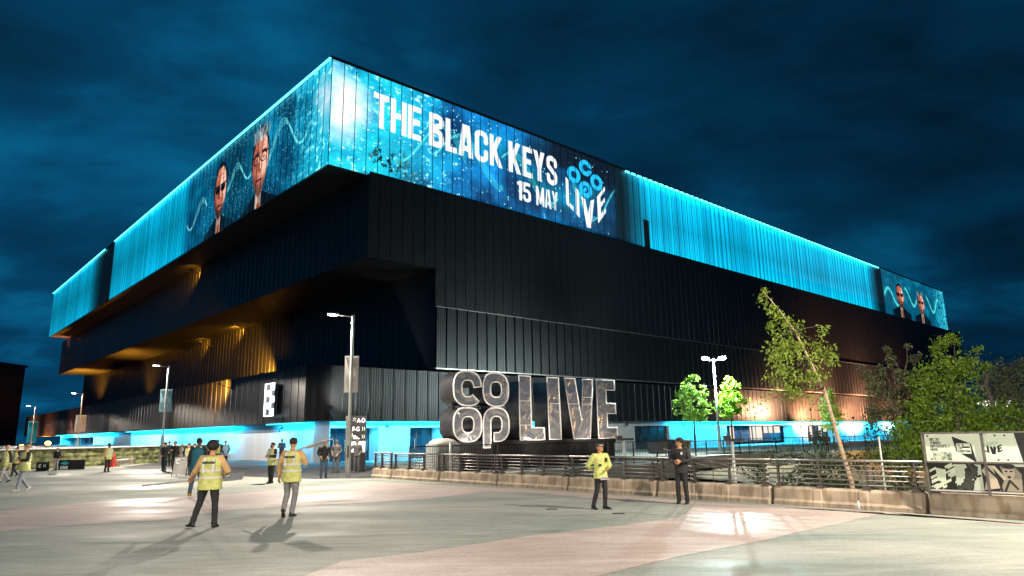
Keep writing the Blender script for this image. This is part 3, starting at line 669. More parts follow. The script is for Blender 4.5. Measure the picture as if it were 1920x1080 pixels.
for (o0, o1) in ((84.3, 103.0), (108, 118.5)):
    m = MB(); m.ubox(o0, o1, 51.9, 51.95, .3, 2.6); part(m, 'shop_window', M['glass'], label='window of a lit concourse')
    rg = random.Random(int(o0)); x = o0 + .6
    while x < o1 - 1.2:
        wd = rg.uniform(.8, 1.8)
        if rg.random() < .7: m = MB(); m.ubox(x, x + wd, 51.8, 51.85, rg.choice([1.5, .6]), 2.45); part(m, 'lit_display', M['shopglow'])
        x += wd + rg.uniform(.3, .9)
    x = o0
    while x < o1 + .1: m = MB(); m.ubox(x, x + .1, 51.55, 51.7, 0, 2.7); part(m, 'window_post', M['blacksteel']); x += (o1 - o0) / 6
m = MB(); m.ubox(27.2, 27.25, 126.6, 152.9, .2, 2.6); part(m, 'lobby_glazing', M['glass'])
M['oglow'] = emit('orange_interior', (1, .35, .08), 1.2)
for a_, b_ in ((133, 134), (129.5, 131.2)):
    m = MB(); m.ubox(27.0, 27.1, a_, b_, 1.4, 2.6); part(m, 'lit_display', M['oglow'])
x = 126.6
while x < 153: m = MB(); m.ubox(26.8, 26.9, x, x + .25, 1.4, 2.7); part(m, 'window_post', M['blacksteel']); x += 4.4
# white gate letter E lit from behind, fixed to the left cladding
m = MB(); m.ubox(23.9, 24.05, 55.45, 57.15, 3.8, 6.35); ebk = part(m, 'gate_letter', M['black'], label='dark letter E panel with a glowing white edge')
m = MB()
m.ubox(23.8, 23.89, 57.1, 57.2, 3.75, 6.4)
for z0, z1 in ((3.78, 4.3), (4.8, 5.32), (5.82, 6.35)): m.ubox(23.75, 23.88, 55.4, 55.95, z0, z1)
for z0, z1 in ((4.3, 4.8), (5.32, 5.82)): m.ubox(23.75, 23.88, 56.0, 56.5, z0, z1)
m.ubox(23.8, 23.89, 55.4, 57.2, 3.7, 3.77); m.ubox(23.8, 23.89, 55.4, 57.2, 6.36, 6.42)
m.build('letter_edge', M['eglow'], ebk, world=True)
# wall cameras under the soffit
for (u_, v_) in ((25.0, 56.2), (30.2 + .9, 49.6), (62.5, 49.6), (73.5, 49.6), (80, 49.6)):
    m = MB(); m.tube([W(u_, v_ - .0, 3.1), W(u_, v_, 2.85)], .04, 6); m.ell(W(u_ - .05, v_ - .1, 2.78), (.16, .16, .13)); part(m, 'wall_camera', M['black'], smooth=True)
# cyan light lines under the cladding edge, washing the wall below
CY = (.0, .52, .95)
def cyan_wash(axis, a, b_, pw):
    Ln = b_ - a
    if axis == 'u':
        m = MB(); m.ubox(a, b_, 49.22, 49.34, 3.02, 3.10); part(m, 'wall_wash_light', M['cyansoft'])
        area_light('wall_wash', W((a + b_) / 2, 49.25, 2.98), Ud, Ln, .12, (Vd * .42 + Vector((0, 0, -1))), pw * 2.4 * Ln, CY, arena)
    else:
        m = MB(); m.ubox(24.62, 24.74, a, b_, 3.02, 3.10); part(m, 'wall_wash_light', M['cyansoft'])
        area_light('wall_wash', W(24.65, (a + b_) / 2, 2.98), Vd, Ln, .12, (Ud * .42 + Vector((0, 0, -1))), pw * 2.4 * Ln, CY, arena)
cyan_wash('u', 26.3, 37.5, 60); cyan_wash('u', 37.5, 50, 40); cyan_wash('u', 71.5, 107, 70); cyan_wash('u', 107, 150, 60)
cyan_wash('v', 51.5, 58.5, 50); cyan_wash('v', 67, 104, 80); cyan_wash('v', 114, 153, 80)
area_light('door_glow', W(28.5, 50.9, 2.7), Ud, 3.8, .3, (0, 0, -1), 140, CY, arena)
area_light('door_glow', W(35.3, 50.9, 2.7), Ud, 3, .3, (0, 0, -1), 90, CY, arena)
area_light('door_glow', W(93.5, 50.9, 2.7), Ud, 18, .4, (0, 0, -1), 700, CY, arena)
area_light('door_glow', W(26.3, 140, 2.7), Vd, 24, .4, (0, 0, -1), 700, CY, arena)
# added floodlights: fixtures put in to throw the lit patches on the cladding
def added_flood(loc, aim, pw, col, ang=50, mount=None, rad=.25):
    m = MB(); d = (Vector(aim) - Vector(loc)).normalized(); m.beam(Vector(loc) - d * .25, Vector(loc) - d * .02, .35, .25); m.tube([Vector(loc) - d * .2, mount or (Vector(loc) - d * .2 + Vector((0, 0, -.3)))], .035, 6); f_ = part(m, 'floodlight', M['black'])
    point_light('added_flood_beam', Vector(loc) + d * .05, pw, col, rad, arena, spot=ang, aim=aim, blend=1)
OR = (1.0, .40, .03)
added_flood(W(32.4, 79, 9.3), W(34.7, 86, 10.0), 60000, OR, 85, W(34.7, 79, 8.6), .12)
added_flood(W(33.0, 90, 16.2), W(34.7, 95, 16.8), 13000, OR, 80, W(34.7, 90, 15.6), .12)
added_flood(W(33.0, 103, 15.8), W(34.7, 107, 16.2), 6000, OR, 70, W(34.7, 103, 15.2), .12)
added_flood(W(26.4, 88, 22.6), W(27.9, 92, 22.9), 6000, OR, 75, W(27.9, 88, 22), .12)
added_flood(W(31, 135, 8.2), W(33, 133, 17), 14000, OR, 110)
added_flood(W(30.5, 168, 8.2), W(30.5, 170, 17), 60000, OR, 120)
added_flood(W(22.9, 65.5, 6.9), W(24.4, 70.5, 6.9), 40000, OR, 80, W(24.5, 65.5, 6.4), .12)
added_flood(W(27.2, 170, 20.5), W(25.8, 171, 23.6), 9000, (1, .25, .05), 120, W(27.9, 170, 20))
added_flood(W(20, 178, 1.9), W(24.5, 178, 4.2), 26000, (1, .30, .05), 130, W(20, 178, 1.38))
added_flood(W(20, 160, 1.9), W(24.5, 160, 4.2), 12000, (1, .26, .05), 130, W(20, 160, 1.38))
added_flood(W(20, 140, 1.9), W(24.5, 138, 5.5), 5000, (1, .26, .08), 120, W(20, 140, 1.38))
OB = (1.0, .42, .20)
added_flood(W(97, 44.4, 4.6), W(95.5, 49, 5.8), 34000, (1, .52, .28), 125, W(97, 44.4, 0))
added_flood(W(109, 43.5, 3.6), W(109, 49, 7.0), 85000, OB, 130, W(109, 43.5, 0))
added_flood(W(125, 43.5, 3.6), W(125, 49, 7.5), 75000, OB, 130, W(125, 43.5, 0))
added_flood(W(142, 43.5, 3.6), W(142, 49, 7.5), 30000, OB, 130, W(142, 43.5, 0))
added_flood(W(24.5, 46.8, 4.1), W(26.9, 49.0, 5.6), 4500, (1, .95, .85), 70, W(26, 49, 3.3))  # added flood, stands in for a lamp's reflection on the corner panels

# ------------------------------------------------------------------ ground and site
def sheet(name, pts, z, m, thick=0.0, kind='structure', **kw):
    mb = MB()
    if thick: mb.prism([(p[0], p[1]) for p in pts], z - thick, z)
    else: mb.add([(p[0], p[1], z) for p in pts], [tuple(range(len(pts)))])
    return mb.build(name, m, kind=kind, **kw)
def ccw(pts):
    a = sum(pts[i][0] * pts[(i + 1) % len(pts)][1] - pts[(i + 1) % len(pts)][0] * pts[i][1] for i in range(len(pts)))
    return pts if a > 0 else pts[::-1]
sheet('ground', [(-1500, -1500), (1500, -1500), (1500, 1500), (-1500, 1500)], -3.2, M['far'])
TER = [(17.9, 26.6), (39.5, 26.6), (43.5, 30.5), (54.5, 30.8), (60, 25.6), (78, 22), (100, 20), (190, 10)]
deck = [W(17.9, -60), W(17.9, 26.6)] + [W(*p) for p in TER[1:]] + [W(190, 200), W(190, 400), W(-400, 400), W(-400, -60)]
sheet('plaza', ccw(deck), 0.0, M['resin'], thick=.9)
def px(pts, z=0): return ccw([gp(a, b, z) for a, b in pts])
sheet('road', px([(229, 876), (300, 867), (430, 862.5), (545, 862), (650, 866), (705, 868), (700, 897), (580, 898), (440, 893), (330, 889)]), .004, M['asphalt'])
sheet('pavement', px([(400, 1250), (560, 1085), (640, 1053), (773, 1038), (873, 1023), (1007, 1003), (1170, 985), (1280, 969), (1297, 953), (1302, 947), (1660, 961.5), (1560, 985), (1487, 1000), (1440, 1012), (1280, 1042), (1100, 1085), (950, 1250)]), .004, M['pink'])
sheet('pavement', px([(-300, 985), (0, 958), (133, 945), (267, 935), (433, 927), (560, 915), (690, 903), (905, 914), (1040, 921), (1302, 940), (1302, 946.5), (1100, 933), (1000, 925), (905, 922), (800, 936), (640, 945), (533, 951), (433, 956), (300, 976), (167, 983), (0, 996), (-300, 1050)]), .004, M['pink'])
sheet('pavement', px([(1303, 941), (1447, 950), (1740, 968), (1920, 981), (2100, 996), (2100, 1003), (1920, 986), (1740, 971), (1662, 961), (1303, 946.5)]), .004, M['pink'])
mb = MB()
for a, b_ in (((-60, 958), (133, 945)), ((640, 1053), (1170, 985))):
    pass
# pit floor below the deck edge
sheet('canal_bank', [tuple(W(18.1, -60)), tuple(W(190, -60)), tuple(W(190, 9)), tuple(W(100, 19)), tuple(W(78, 21.2)), tuple(W(60, 24.8)), tuple(W(54.4, 30)), tuple(W(43.9, 29.7)), tuple(W(39.8, 26)), tuple(W(18.1, 26))][::-1], -2.9, M['earth'])
# earth bank lit orange below the far terrace edge
def grid_patch(P00, P10, P01, P11, nx, ny, hf):
    m = MB(); V = []
    for j in range(ny + 1):
        for i in range(nx + 1):
            a, b_ = i / nx, j / ny
            p = (P00 * (1 - a) + P10 * a) * (1 - b_) + (P01 * (1 - a) + P11 * a) * b_
            V.append(p + Vector((0, 0, hf(a, b_, p))))
    m.add(V, [(j * (nx + 1) + i, j * (nx + 1) + i + 1, (j + 1) * (nx + 1) + i + 1, (j + 1) * (nx + 1) + i) for j in range(ny) for i in range(nx)]); return m
grid_patch(W(42, 16, -2.9), W(110, 3, -2.9), W(44, 29.6, -.9), W(120, 17, -.5), 60, 20, lambda a, b_, p: .5 * noise.noise(p * .5) + .15 * noise.noise(p * 2)).build('earth_bank', M['earth'], smooth=True, kind='structure')
# raised terrace behind the planted wall on the left
A0, A1 = gp(8, 882.5), gp(400, 862.5)
A00 = A0 + (A0 - A1).normalized() * 30
nrm = Vector((-(A1 - A0).y, (A1 - A0).x, 0)).normalized()
sheet('terrace', ccw([A00 + nrm * .3, A1 + nrm * .3, W(25.2, 68), W(25.2, 186), W(-60, 260), A00 + Vector((-60, 20, 0))]), 1.38, M['asphalt'])
gw = thing('planted_wall', 'low mossy green retaining wall with white coping before the left face of the arena', 'wall', (A0 + A1) / 2)
d = (A1 - A00).normalized(); ln = (A1 - A00).length
def hf(a, b_, p): return 0
m = MB(); V = []; nx, ny = 160, 8
for j in range(ny + 1):
    for i in range(nx + 1):
        p = A00 + d * (ln * i / nx) + Vector((0, 0, 1.40 * j / ny)); p -= nrm * (.10 + .14 * noise.noise(p * 1.7) + .05 * noise.noise(p * 6) + .03 * (j % 2))
        V.append(p)
m.add(V, [(j * (nx + 1) + i, j * (nx + 1) + i + 1, (j + 1) * (nx + 1) + i + 1, (j + 1) * (nx + 1) + i) for j in range(ny) for i in range(nx)])
m.beam(A00 + nrm * .14 + Vector((0, 0, .68)), A1 + nrm * .14 + Vector((0, 0, .68)), .25, 1.36)
m.build('planting', M['green'], gw, world=True)
m = MB(); m.beam(A00 + Vector((0, 0, 1.44)), A1 + Vector((0, 0, 1.44)), .45, .08); m.build('coping', M['white'], gw, world=True)
# low stone benches by the road
for i, (a, b_, lb) in enumerate((((217, 875), (240, 870.5), 'dark low stone block at the foot of the planted wall, left end of the row'), ((241, 871), (268, 866.5), 'pale topped low stone block in the middle of the row by the road'), ((271, 867.5), (297, 864), 'pale topped low stone block beside the street lamp on the road edge'))):
    p, q = gp(*a), gp(*b_); t_ = thing('stone_bench', lb, 'bench', (p + q) / 2, group='stone blocks by the road')
    m = MB(); m.beam(p + Vector((0, 0, .2)), q + Vector((0, 0, .2)), .5, .4); m.build('block', M['conc'], t_, world=True)
    m = MB(); m.beam(p + Vector((0, 0, .44)), q + Vector((0, 0, .44)), .6, .08); m.build('top_slab', M['kerb'], t_, world=True)

# ------------------------------------------------------------------ concrete barriers with railings
def barrier(v0, ln, posts, label, rails=True, ztop=1.13):
    """runs from v0 towards the camera (-v); local x = along -v, local y = away from the plaza (+u)"""
    rz = math.atan2(-Vd.y, -Vd.x)
    t_ = thing('concrete_barrier', label, 'barrier', W(17.66, v0), rz, 'concrete barriers with railings along the plaza edge')
    m = MB(); g = .035
    prof = [(-.02, 0), (-.02, .10), (.03, .16), (.06, .40), (.10, .46), (.38, .46), (.40, .40), (.40, 0)]
    x0, x1 = g, ln - g; rings = []
    xs = [x0, x0 + .05] + ([p + q for p in (ln * .33, ln * .63) for q in (-.12, -.09, .09, .12)] if ln > 2 else []) + [x1 - .05, x1]
    for x in xs:
        c = .0
        rib_ = min(abs(x - p) for p in [ln * .33, ln * .63]) if ln > 2 else 9
        c = -.016 if rib_ < .10 else 0
        end = min(x - x0, x1 - x); e_ = .05 if end < .01 else 0
        rings.append([Vector((x, y + c + (e_ if y < .2 else -e_) , z - (e_ * .6 if z > .3 else 0))) for (y, z) in prof])
    m.loft(rings); m.build('block', M['conc'], t_)
    for xp in posts:
        m = MB(); m.box((xp, .17, (.5 + ztop) / 2), (.025, .11, ztop - .48)); m.box((xp, .17, .475), (.20, .22, .03)); m.box((xp, .17, .50), (.10, .16, .05))
        m.build('post', M['post'], t_)
    if rails:
        for k in range(6):
            z = .56 + k * (ztop - .56) / 5; r_ = .034 if k == 5 else .016
            m = MB(); m.tube([(.02, .17 + .0, z), (ln - .02, .17, z)], r_, 8); m.build('rail', M['steel'], t_, smooth=True)
    return t_
V0, ST = 27.8, 3.69
wherein = ['behind the wayfinding sign end of the row', 'below the left half of the black bar fence', 'below the ring letters of the big sign', 'below the first upright letters of the big sign', 'behind the policewoman', 'behind the officer in black', 'in front of the leaning birch', 'carrying the printed panels']
barrier(V0 + 1.75, 1.75, [.15, .75, 1.55], 'short stained concrete barrier with railing, leftmost end of the row')
for i in range(7):
    if i < 6:
        lb = ['stained concrete barrier with railing in front of the blue doorway', 'stained concrete barrier with railing below the ring letters of the big sign', 'stained concrete barrier with railing below the word on the big sign',
              'stained concrete barrier with railing directly behind the officer in yellow', 'concrete barrier with railing behind the officer in black', 'rust streaked concrete barrier with railing in front of the leaning birch trunk'][i]
        barrier(V0 - i * ST, ST, [.17, 1.28, 2.42, 3.5], lb)
    else:
        b7 = barrier(V0 - i * ST, ST, [.15], 'concrete barrier under the black and white printed panels', rails=False)
b8 = barrier(V0 - 7 * ST, ST, [.2, 1.3, 2.4, 3.5], 'nearest concrete barrier past the right edge of the photo')

# ------------------------------------------------------------------ printed hoarding panels on the barrier
def hoard_art():
    H = Art(0, 3.6, 0, 1.24, 150); H.a[:] = (.90, .95, .86)
    U_ = lambda *a: None
    H.poly([(0, 0), (3.6, 0), (3.6, .60), (0, .60)], (.09, .10, .09))
    # top left: words above a faded photo of a crowd
    for i, s_ in enumerate(('WE DO', 'THINGS', 'DIFFERENTLY', 'HERE')):
        H.text(s_, .10, 1.085 - i * .075, .06, text_width(s_, .13) * .075, .13, (.10, .10, .10))
    nn_ = fbm(H.h, H.w, 20, 14, 4, 4, .65); box = ((H.U > .13) & (H.U < .50) & (H.Z > .66) & (H.Z < .84)) * 1.0
    H.blend(box, (.62, .68, .58)); H.blend(box * (nn_ > .5), (.82, .87, .78)); H.blend(box * (nn_ < .40), (.40, .45, .38))
    # dark skewed box with pale stacked words
    H.poly([(.55, 1.18), (.90, 1.02), (.96, .62), (.60, .86)], (.12, .13, .12)); H.poly([(.61, 1.03), (.88, 1.03), (.89, .81), (.63, .81)], (.88, .93, .84))
    for k_, s_ in enumerate(('CLUB', 'FOR', 'EVERYONE')): H.text(s_, .64, .965 - k_ * .065, .05, text_width(s_, .14) * .055, .14, (.15, .16, .14))
    H.poly([(.73, .96), (.87, .96), (.87, .925), (.73, .925)], (.12, .13, .12))
    # rings over LIVE
    for a, b_ in ((1.24, 1.02), (1.34, 1.04), (1.18, .985), (1.29, .98)): H.disc(a, b_, .065, .035, (.72, .80, .74), .2); H.disc(a, b_, .03, .014, (.90, .95, .86), .3)
    H.text('LI', 1.09, .87, .14, .13, .2, (.08, .08, .08), shear=-.35); H.text('V', 1.235, .80, .155, .12, .22, (.08, .08, .08)); H.text('E', 1.37, .83, .14, .085, .2, (.08, .08, .08), shear=.45)
    # dark right part with badges
    H.poly([(1.66, 1.24), (3.6, 1.24), (3.6, 0), (1.60, 0)], (.12, .125, .13)); H.poly([(1.50, 1.24), (1.70, 1.24), (1.80, .55), (1.62, .55), (1.50, .6)], (.90, .95, .86)); 
    H.poly([(2.2, 1.24), (3.6, 1.24), (3.6, .9), (2.2, 1.16)], (.85, .88, .84))
    for (a, b_, r_) in ((1.93, .98, .085), (2.26, .96, .06), (1.93, .16, .11), (2.24, .20, .07), (2.9, .8, .1), (3.2, .3, .12)):
        H.disc(a, b_, r_, r_, (.62, .76, .84), .08); H.disc(a, b_, r_ * .72, r_ * .72, (.12, .14, .17), .1); H.line([(a - r_ * .5, b_), (a + r_ * .5, b_)], r_ * .16, (.7, .82, .88)); H.line([(a - r_ * .4, b_ - r_ * .3), (a + r_ * .4, b_ - r_ * .3)], r_ * .1, (.7, .82, .88))
    H.poly([(1.98, .38), (2.14, .38), (2.16, .48), (2.10, .44), (2.06, .50), (2.02, .44), (1.96, .48)], (.62, .76, .84))
    # I heart ...
    H.disc(2.20, .70, .13, .13, (.88, .92, .84), .06); H.disc(2.42, .70, .13, .13, (.88, .92, .84), .06); H.poly([(2.08, .66), (2.54, .66), (2.31, .36)], (.88, .92, .84))
    H.text('I', 2.02, .62, .16, .035, .3, (.88, .92, .84)); H.text('MCR', 2.12, .44, .17, .36, .17, (.12, .12, .12))
    # lower photo mural: pale blocks, a band of shapes and a horn player
    rg = np.random.RandomState(11); n_ = fbm(H.h, H.w, 40, 30, 14, 4, .6); lw = ((H.Z < .58) & (H.U < 1.62) & (H.Z > .03)) * 1.0
    for i in range(22):
        a, b_ = rg.rand() * .52, rg.rand() * .5; l_ = .08 + rg.rand() * .2; th = .02 + rg.rand() * .05
        H.poly([(a, b_), (a + l_, b_ + l_ * .55), (a + l_, b_ + l_ * .55 + th), (a, b_ + th)], (.86, .90, .80))
    H.poly([(.14, .50), (.34, .46), (.32, .16), (.16, .22)], (.84, .89, .78))
    H.blend(lw * ((H.U > .52) & (H.U < 1.02)) * (n_ > .47), (.78, .82, .74)); H.blend(lw * ((H.U > .52) & (H.U < 1.02)) * (n_ < .40), (.25, .27, .24))
    sk = (.80, .74, .66); dk = (.12, .11, .10)
    H.poly([(1.02, .05), (1.10, .30), (1.02, .45), (1.12, .57), (1.22, .56), (1.26, .40), (1.32, .10)], sk); H.poly([(1.30, .04), (1.42, .30), (1.36, .56), (1.60, .58), (1.72, .40), (1.70, .04)], (.62, .58, .50))
    H.disc(1.50, .42, .11, .15, sk, .1); H.disc(1.46, .45, .03, .02, dk, .3); H.disc(1.55, .45, .03, .02, dk, .3); H.disc(1.51, .55, .14, .06, dk, .3); H.disc(1.50, .33, .035, .03, dk, .3)
    H.poly([(1.20, .56), (1.27, .56), (1.45, .30), (1.40, .26)], (.88, .84, .72)); H.line([(1.12, .52), (1.30, .30), (1.34, .06)], .02, dk); H.line([(1.62, .10), (1.50, .26), (1.40, .05)], .02, dk)
    H.blend(((H.Z < .028)) * 1.0, (.86, .88, .84))
    H.blend(((n_ * .5 + .75)[..., None] * 0 + 0)[..., 0], (0, 0, 0))
    for (a, b_) in ((.07, 1.19), (.10, .68), (1.36, .68), (1.53, .68), (1.36, 1.19), (1.53, 1.19)): H.disc(a, b_, .022, .022, (.25, .25, .24), .2)
    return H.a
hv0, hv1 = 5.50, 1.90
ht = thing('hoarding_panel', 'black and white printed panels with LIVE, badges and a horn player, fixed above the barrier', 'hoarding', W(17.55, (hv0 + hv1) / 2, .5))
mh = img_mat('hoarding_print', hoard_art(), rough=.35)
uv_quad('printed_panel', [W(17.60, hv0, .53), W(17.60, hv1, .53), W(17.60, hv1, 1.76), W(17.60, hv0, 1.76)], mh, ht, thick=.015)
mb = MB()
for z_ in (1.78, 1.145, .52): mb.beam(W(17.575, hv0 + .03, z_), W(17.575, hv1, z_), .05, .035 if z_ != .52 else .02)
mb.build('frame_rail', M['post'], ht, world=True)
for vv in (hv0 + .03, hv0 - 1.12, hv0 - 2.3, hv1):
    mb = MB(); mb.beam(W(17.57, vv, .48), W(17.57, vv, 1.80), .045, .03); mb.build('frame_post', M['post'], ht, world=True)

# ------------------------------------------------------------------ black bar fences
def bar_fence(p, q, z0, z1, label, sp=.12, m_=None, group='black bar fences on the forecourt edge', name='bar_fence'):
    m_ = m_ or M['blacksteel']
    p = Vector(p); q = Vector(q); t_ = thing(name, label, 'fence', ((p.x + q.x) / 2, (p.y + q.y) / 2, z0), group=group); d = q - p; ln = d.length; d.normalize()
    m = MB(); m.beam(p + Vector((0, 0, z1)), q + Vector((0, 0, z1)), .05, .05); m.build('top_rail', m_, t_, world=True)
    m = MB(); m.beam(p + Vector((0, 0, z0 + .1)), q + Vector((0, 0, z0 + .1)), .04, .04); m.build('bottom_rail', m_, t_, world=True)
    m = MB(); k = sp / 2
    while k < ln: m.beam(p + d * k + Vector((0, 0, z0 + .1)), p + d * k + Vector((0, 0, z1)), .018, .018); k += sp
    m.build('bars', m_, t_, world=True)
    n_ = max(1, int(ln / 2.2))
    for i in range(n_ + 1):
        m = MB(); a = p + d * ln * i / n_; m.beam(a + Vector((0, 0, z0)), a + Vector((0, 0, z1)), .06, .06); m.build('fence_post', m_, t_, world=True)
    return t_
bar_fence(W(18.1, 26.9), W(23.0, 26.9), 0, 1.42, 'black bar fence in front of the blue doorway, left of the ring letters')
bar_fence(W(23.4, 26.9), W(31.6, 26.9), 0, 1.40, 'black bar fence in front of the big chrome sign plinth')
bar_fence(W(32, 26.9), W(39.2, 26.9), 0, 1.34, 'black bar fence right of the chrome sign in front of the black doors', sp=.16)
bar_fence(W(39.6, 26.9), W(43.4, 30.7), 0, 1.34, 'black bar fence running back behind the officer in black')
bar_fence(W(43.8, 31.0), W(54.2, 31.1), 0, 1.15, 'black bar fence behind the two round young trees', sp=.2)
bar_fence(W(54.8, 30.6), W(60, 26), 0, 1.25, 'black bar fence in front of the lit concourse windows', sp=.3)
bar_fence(W(60.3, 25.8), W(78, 22.4), 0, 1.25, 'long black bar fence left of the leaning birch', sp=.3)
# black stepped handrail down to the towpath
t_ = thing('ramp_handrail', 'pale thin sloping handrail behind the officer in black', 'handrail', W(36, 24, -2))
for k in range(2):
    m = MB(); m.tube([W(33.5, 24 - k * .6, .95 - k * .45), W(38.5, 22.5 - k * .6, -.25 - k * .45), W(44, 21 - k * .6, -.2 - k * .45)], .03, 6); m.build('rail', M['white'], t_, world=True)
for k in range(4):
    a = W(33.6 + k * 1.6, 23.95 - k * .48, .95 - k * .38); m = MB(); m.tube([a, Vector((a.x, a.y, -2.9))], .025, 6); m.build('post', M['steel'], t_, world=True)

# ------------------------------------------------------------------ the big chrome sign
SIGN = frame(W(22.95, 30.0, 1.62), Ud)       # local x along the facade, y up, z towards the viewer
sg = thing('chrome_letter_sign', 'tall chrome letters CO OP LIVE with pale outlines on a dark ribbed plinth', 'sign', W(29.5, 30.6, 0))
def sup(cx, cy, rx, ry, a0, a1, n=28, p=2.6):
    o = []
    for i in range(n + 1):
        a = R(a0 + (a1 - a0) * i / n); c, s_ = math.cos(a), math.sin(a)
        o.append((cx + rx * math.copysign(abs(c) ** (2 / p), c), cy + ry * math.copysign(abs(s_) ** (2 / p), s_)))
    return o
def letter(name, loops, inset_ok=True, depth=1.25):
    me = curve_mesh(loops, extrude=depth / 2)
    sh = place_mesh(me, name, SIGN @ Matrix.Translation((0, 0, -depth / 2)), M['brushed'], sg)
    me = curve_mesh(loops, extrude=.012)
    place_mesh(me, 'face', SIGN @ Matrix.Translation((0, 0, .016)), M['chrome'], sh)
    me = curve_mesh(loops, bevel=.045, fill=False, res=1)
    o = place_mesh(me, 'rim', SIGN @ Matrix.Translation((0, 0, .03)), M['rim'], sh)
    return sh
# ring letters: sizes in metres, x from 0
def ring(cx, cy, rx=.98, ry=.92, hx=.42, hy=.44): return [sup(cx, cy, rx, ry, 0, 359, 44)[:-1], sup(cx, cy, hx, hy, 0, 359, 30)[:-1]]
c1x, c2x, yt, yb = .98, 3.05, 2.83, .86
C = sup(c1x, yt, .98, .94, 4, 318, 40) + sup(c1x, yt, .42, .46, 318, 4, 26)
letter('letter_C', [C])
letter('letter_O', ring(c2x, yt, .97, .94))
letter('letter_O', ring(c1x, yb, .98, .92))
Pp = [(c2x - .97, -.42)] + sup(c2x, yb, .97, .94, 180, -97, 44) + [(c2x - .20, yb - .45)] + sup(c2x, yb, .42, .46, -90, 180, 30)[1:] + [(c2x - .42, -.42)]
letter('letter_P', [Pp])
m = MB(); inv_ = SIGN
def sbox(m, x0, x1, y0, y1, z0, z1, mat=0):
    m.obox(SIGN @ Vector(((x0 + x1) / 2, (y0 + y1) / 2, (z0 + z1) / 2)), SIGN.to_3x3() @ Vector(((x1 - x0) / 2, 0, 0)), SIGN.to_3x3() @ Vector((0, (y1 - y0) / 2, 0)), SIGN.to_3x3() @ Vector((0, 0, (z1 - z0) / 2)), mat)
sbox(m, .3, .5, 1.6, 2.1, -.8, -.5); sbox(m, 1.3, 1.5, 1.6, 2.1, -.8, -.5); sbox(m, 2.7, 3.3, 1.7, 2.0, -.9, -.1); sbox(m, .2, 3.8, 1.8, 1.86, -.75, -.7); sbox(m, 1.85, 2.2, .8, .95, -.75, -.6); sbox(m, 1.85, 2.2, 2.8, 2.95, -.75, -.6)
m.build('letter_brace', M['brushed'], sg, world=True)
y0_, y1_ = -0.05, 3.70
L0 = 4.86
letter('letter_L', [[(L0, y0_), (L0 + 2.02, y0_), (L0 + 2.02, .66), (L0 + .95, .66), (L0 + .95, y1_), (L0, y1_)]])
I0 = 7.22
letter('letter_I', [[(I0 + .08, y0_), (I0 + 1.12, y0_), (I0 + 1.02, y1_), (I0, y1_)]])
V_0 = 8.75
letter('letter_V', [[(V_0 + .72, y0_), (V_0 + 2.25, y0_), (V_0 + 2.72, y1_ + .02), (V_0 + 1.72, y1_ + .02), (V_0 + 1.48, 1.15), (V_0 + 1.0, y1_ + .02), (V_0, y1_ + .02)]])
E0 = 11.78
letter('letter_E', [[(E0 + .05, y0_), (E0 + 2.0, y0_), (E0 + 1.98, .62), (E0 + 1.0, .62), (E0 + 1.0, 1.55), (E0 + 1.9, 1.55), (E0 + 1.9, 2.2), (E0 + .98, 2.2), (E0 + .98, 3.1), (E0 + 1.88, 3.1), (E0 + 1.88, y1_ + .05), (E0, y1_ + .05)]])
m = MB()
sbox(m, L0, L0 + .95, 2.20, 2.23, .028, .05); sbox(m, L0, L0 + .95, .80, .83, .028, .05); sbox(m, I0 + .03, I0 + 1.05, 2.1, 2.13, .028, .05); sbox(m, V_0 + .3, V_0 + 1.2, 2.1, 2.13, .028, .05); sbox(m, V_0 + 1.6, V_0 + 2.5, 2.1, 2.13, .028, .05); sbox(m, V_0 + 1.62, V_0 + 2.6, 2.55, 2.58, .028, .05)
m.build('panel_joint', M['rim'], sg, world=True)
m = MB(); m.ubox(22.7, 36.6, 30.03, 31.6, 1.30, 1.58); m.ubox(22.8, 36.5, 30.12, 31.5, 0, 1.30)
k = 22.8
while k < 36.5: m.ubox(k, k + .05, 30.06, 30.13, 0, 1.29); k += .125
m.build('plinth', M['blacksteel'], sg, world=True)

for ku in (25.0, 29.6, 34.2):  # added ground lights, put in only to brighten the letters
    a_ = W(ku, 27.7, .25); m = MB(); m.beam(a_ + Vector((0, 0, -.1)), a_ + Vector((0, 0, .1)), .3, .2); m.beam(W(ku, 27.9, .03), W(ku, 30.1, .03), .06, .05); m.build('added_uplight', M['black'], sg, world=True)
    point_light('added_sign_light', a_ + Vector((0, 0, .15)), 800, (1, .88, .76), .2, sg, spot=110, aim=W(ku, 30, 3.3), blend=.8)
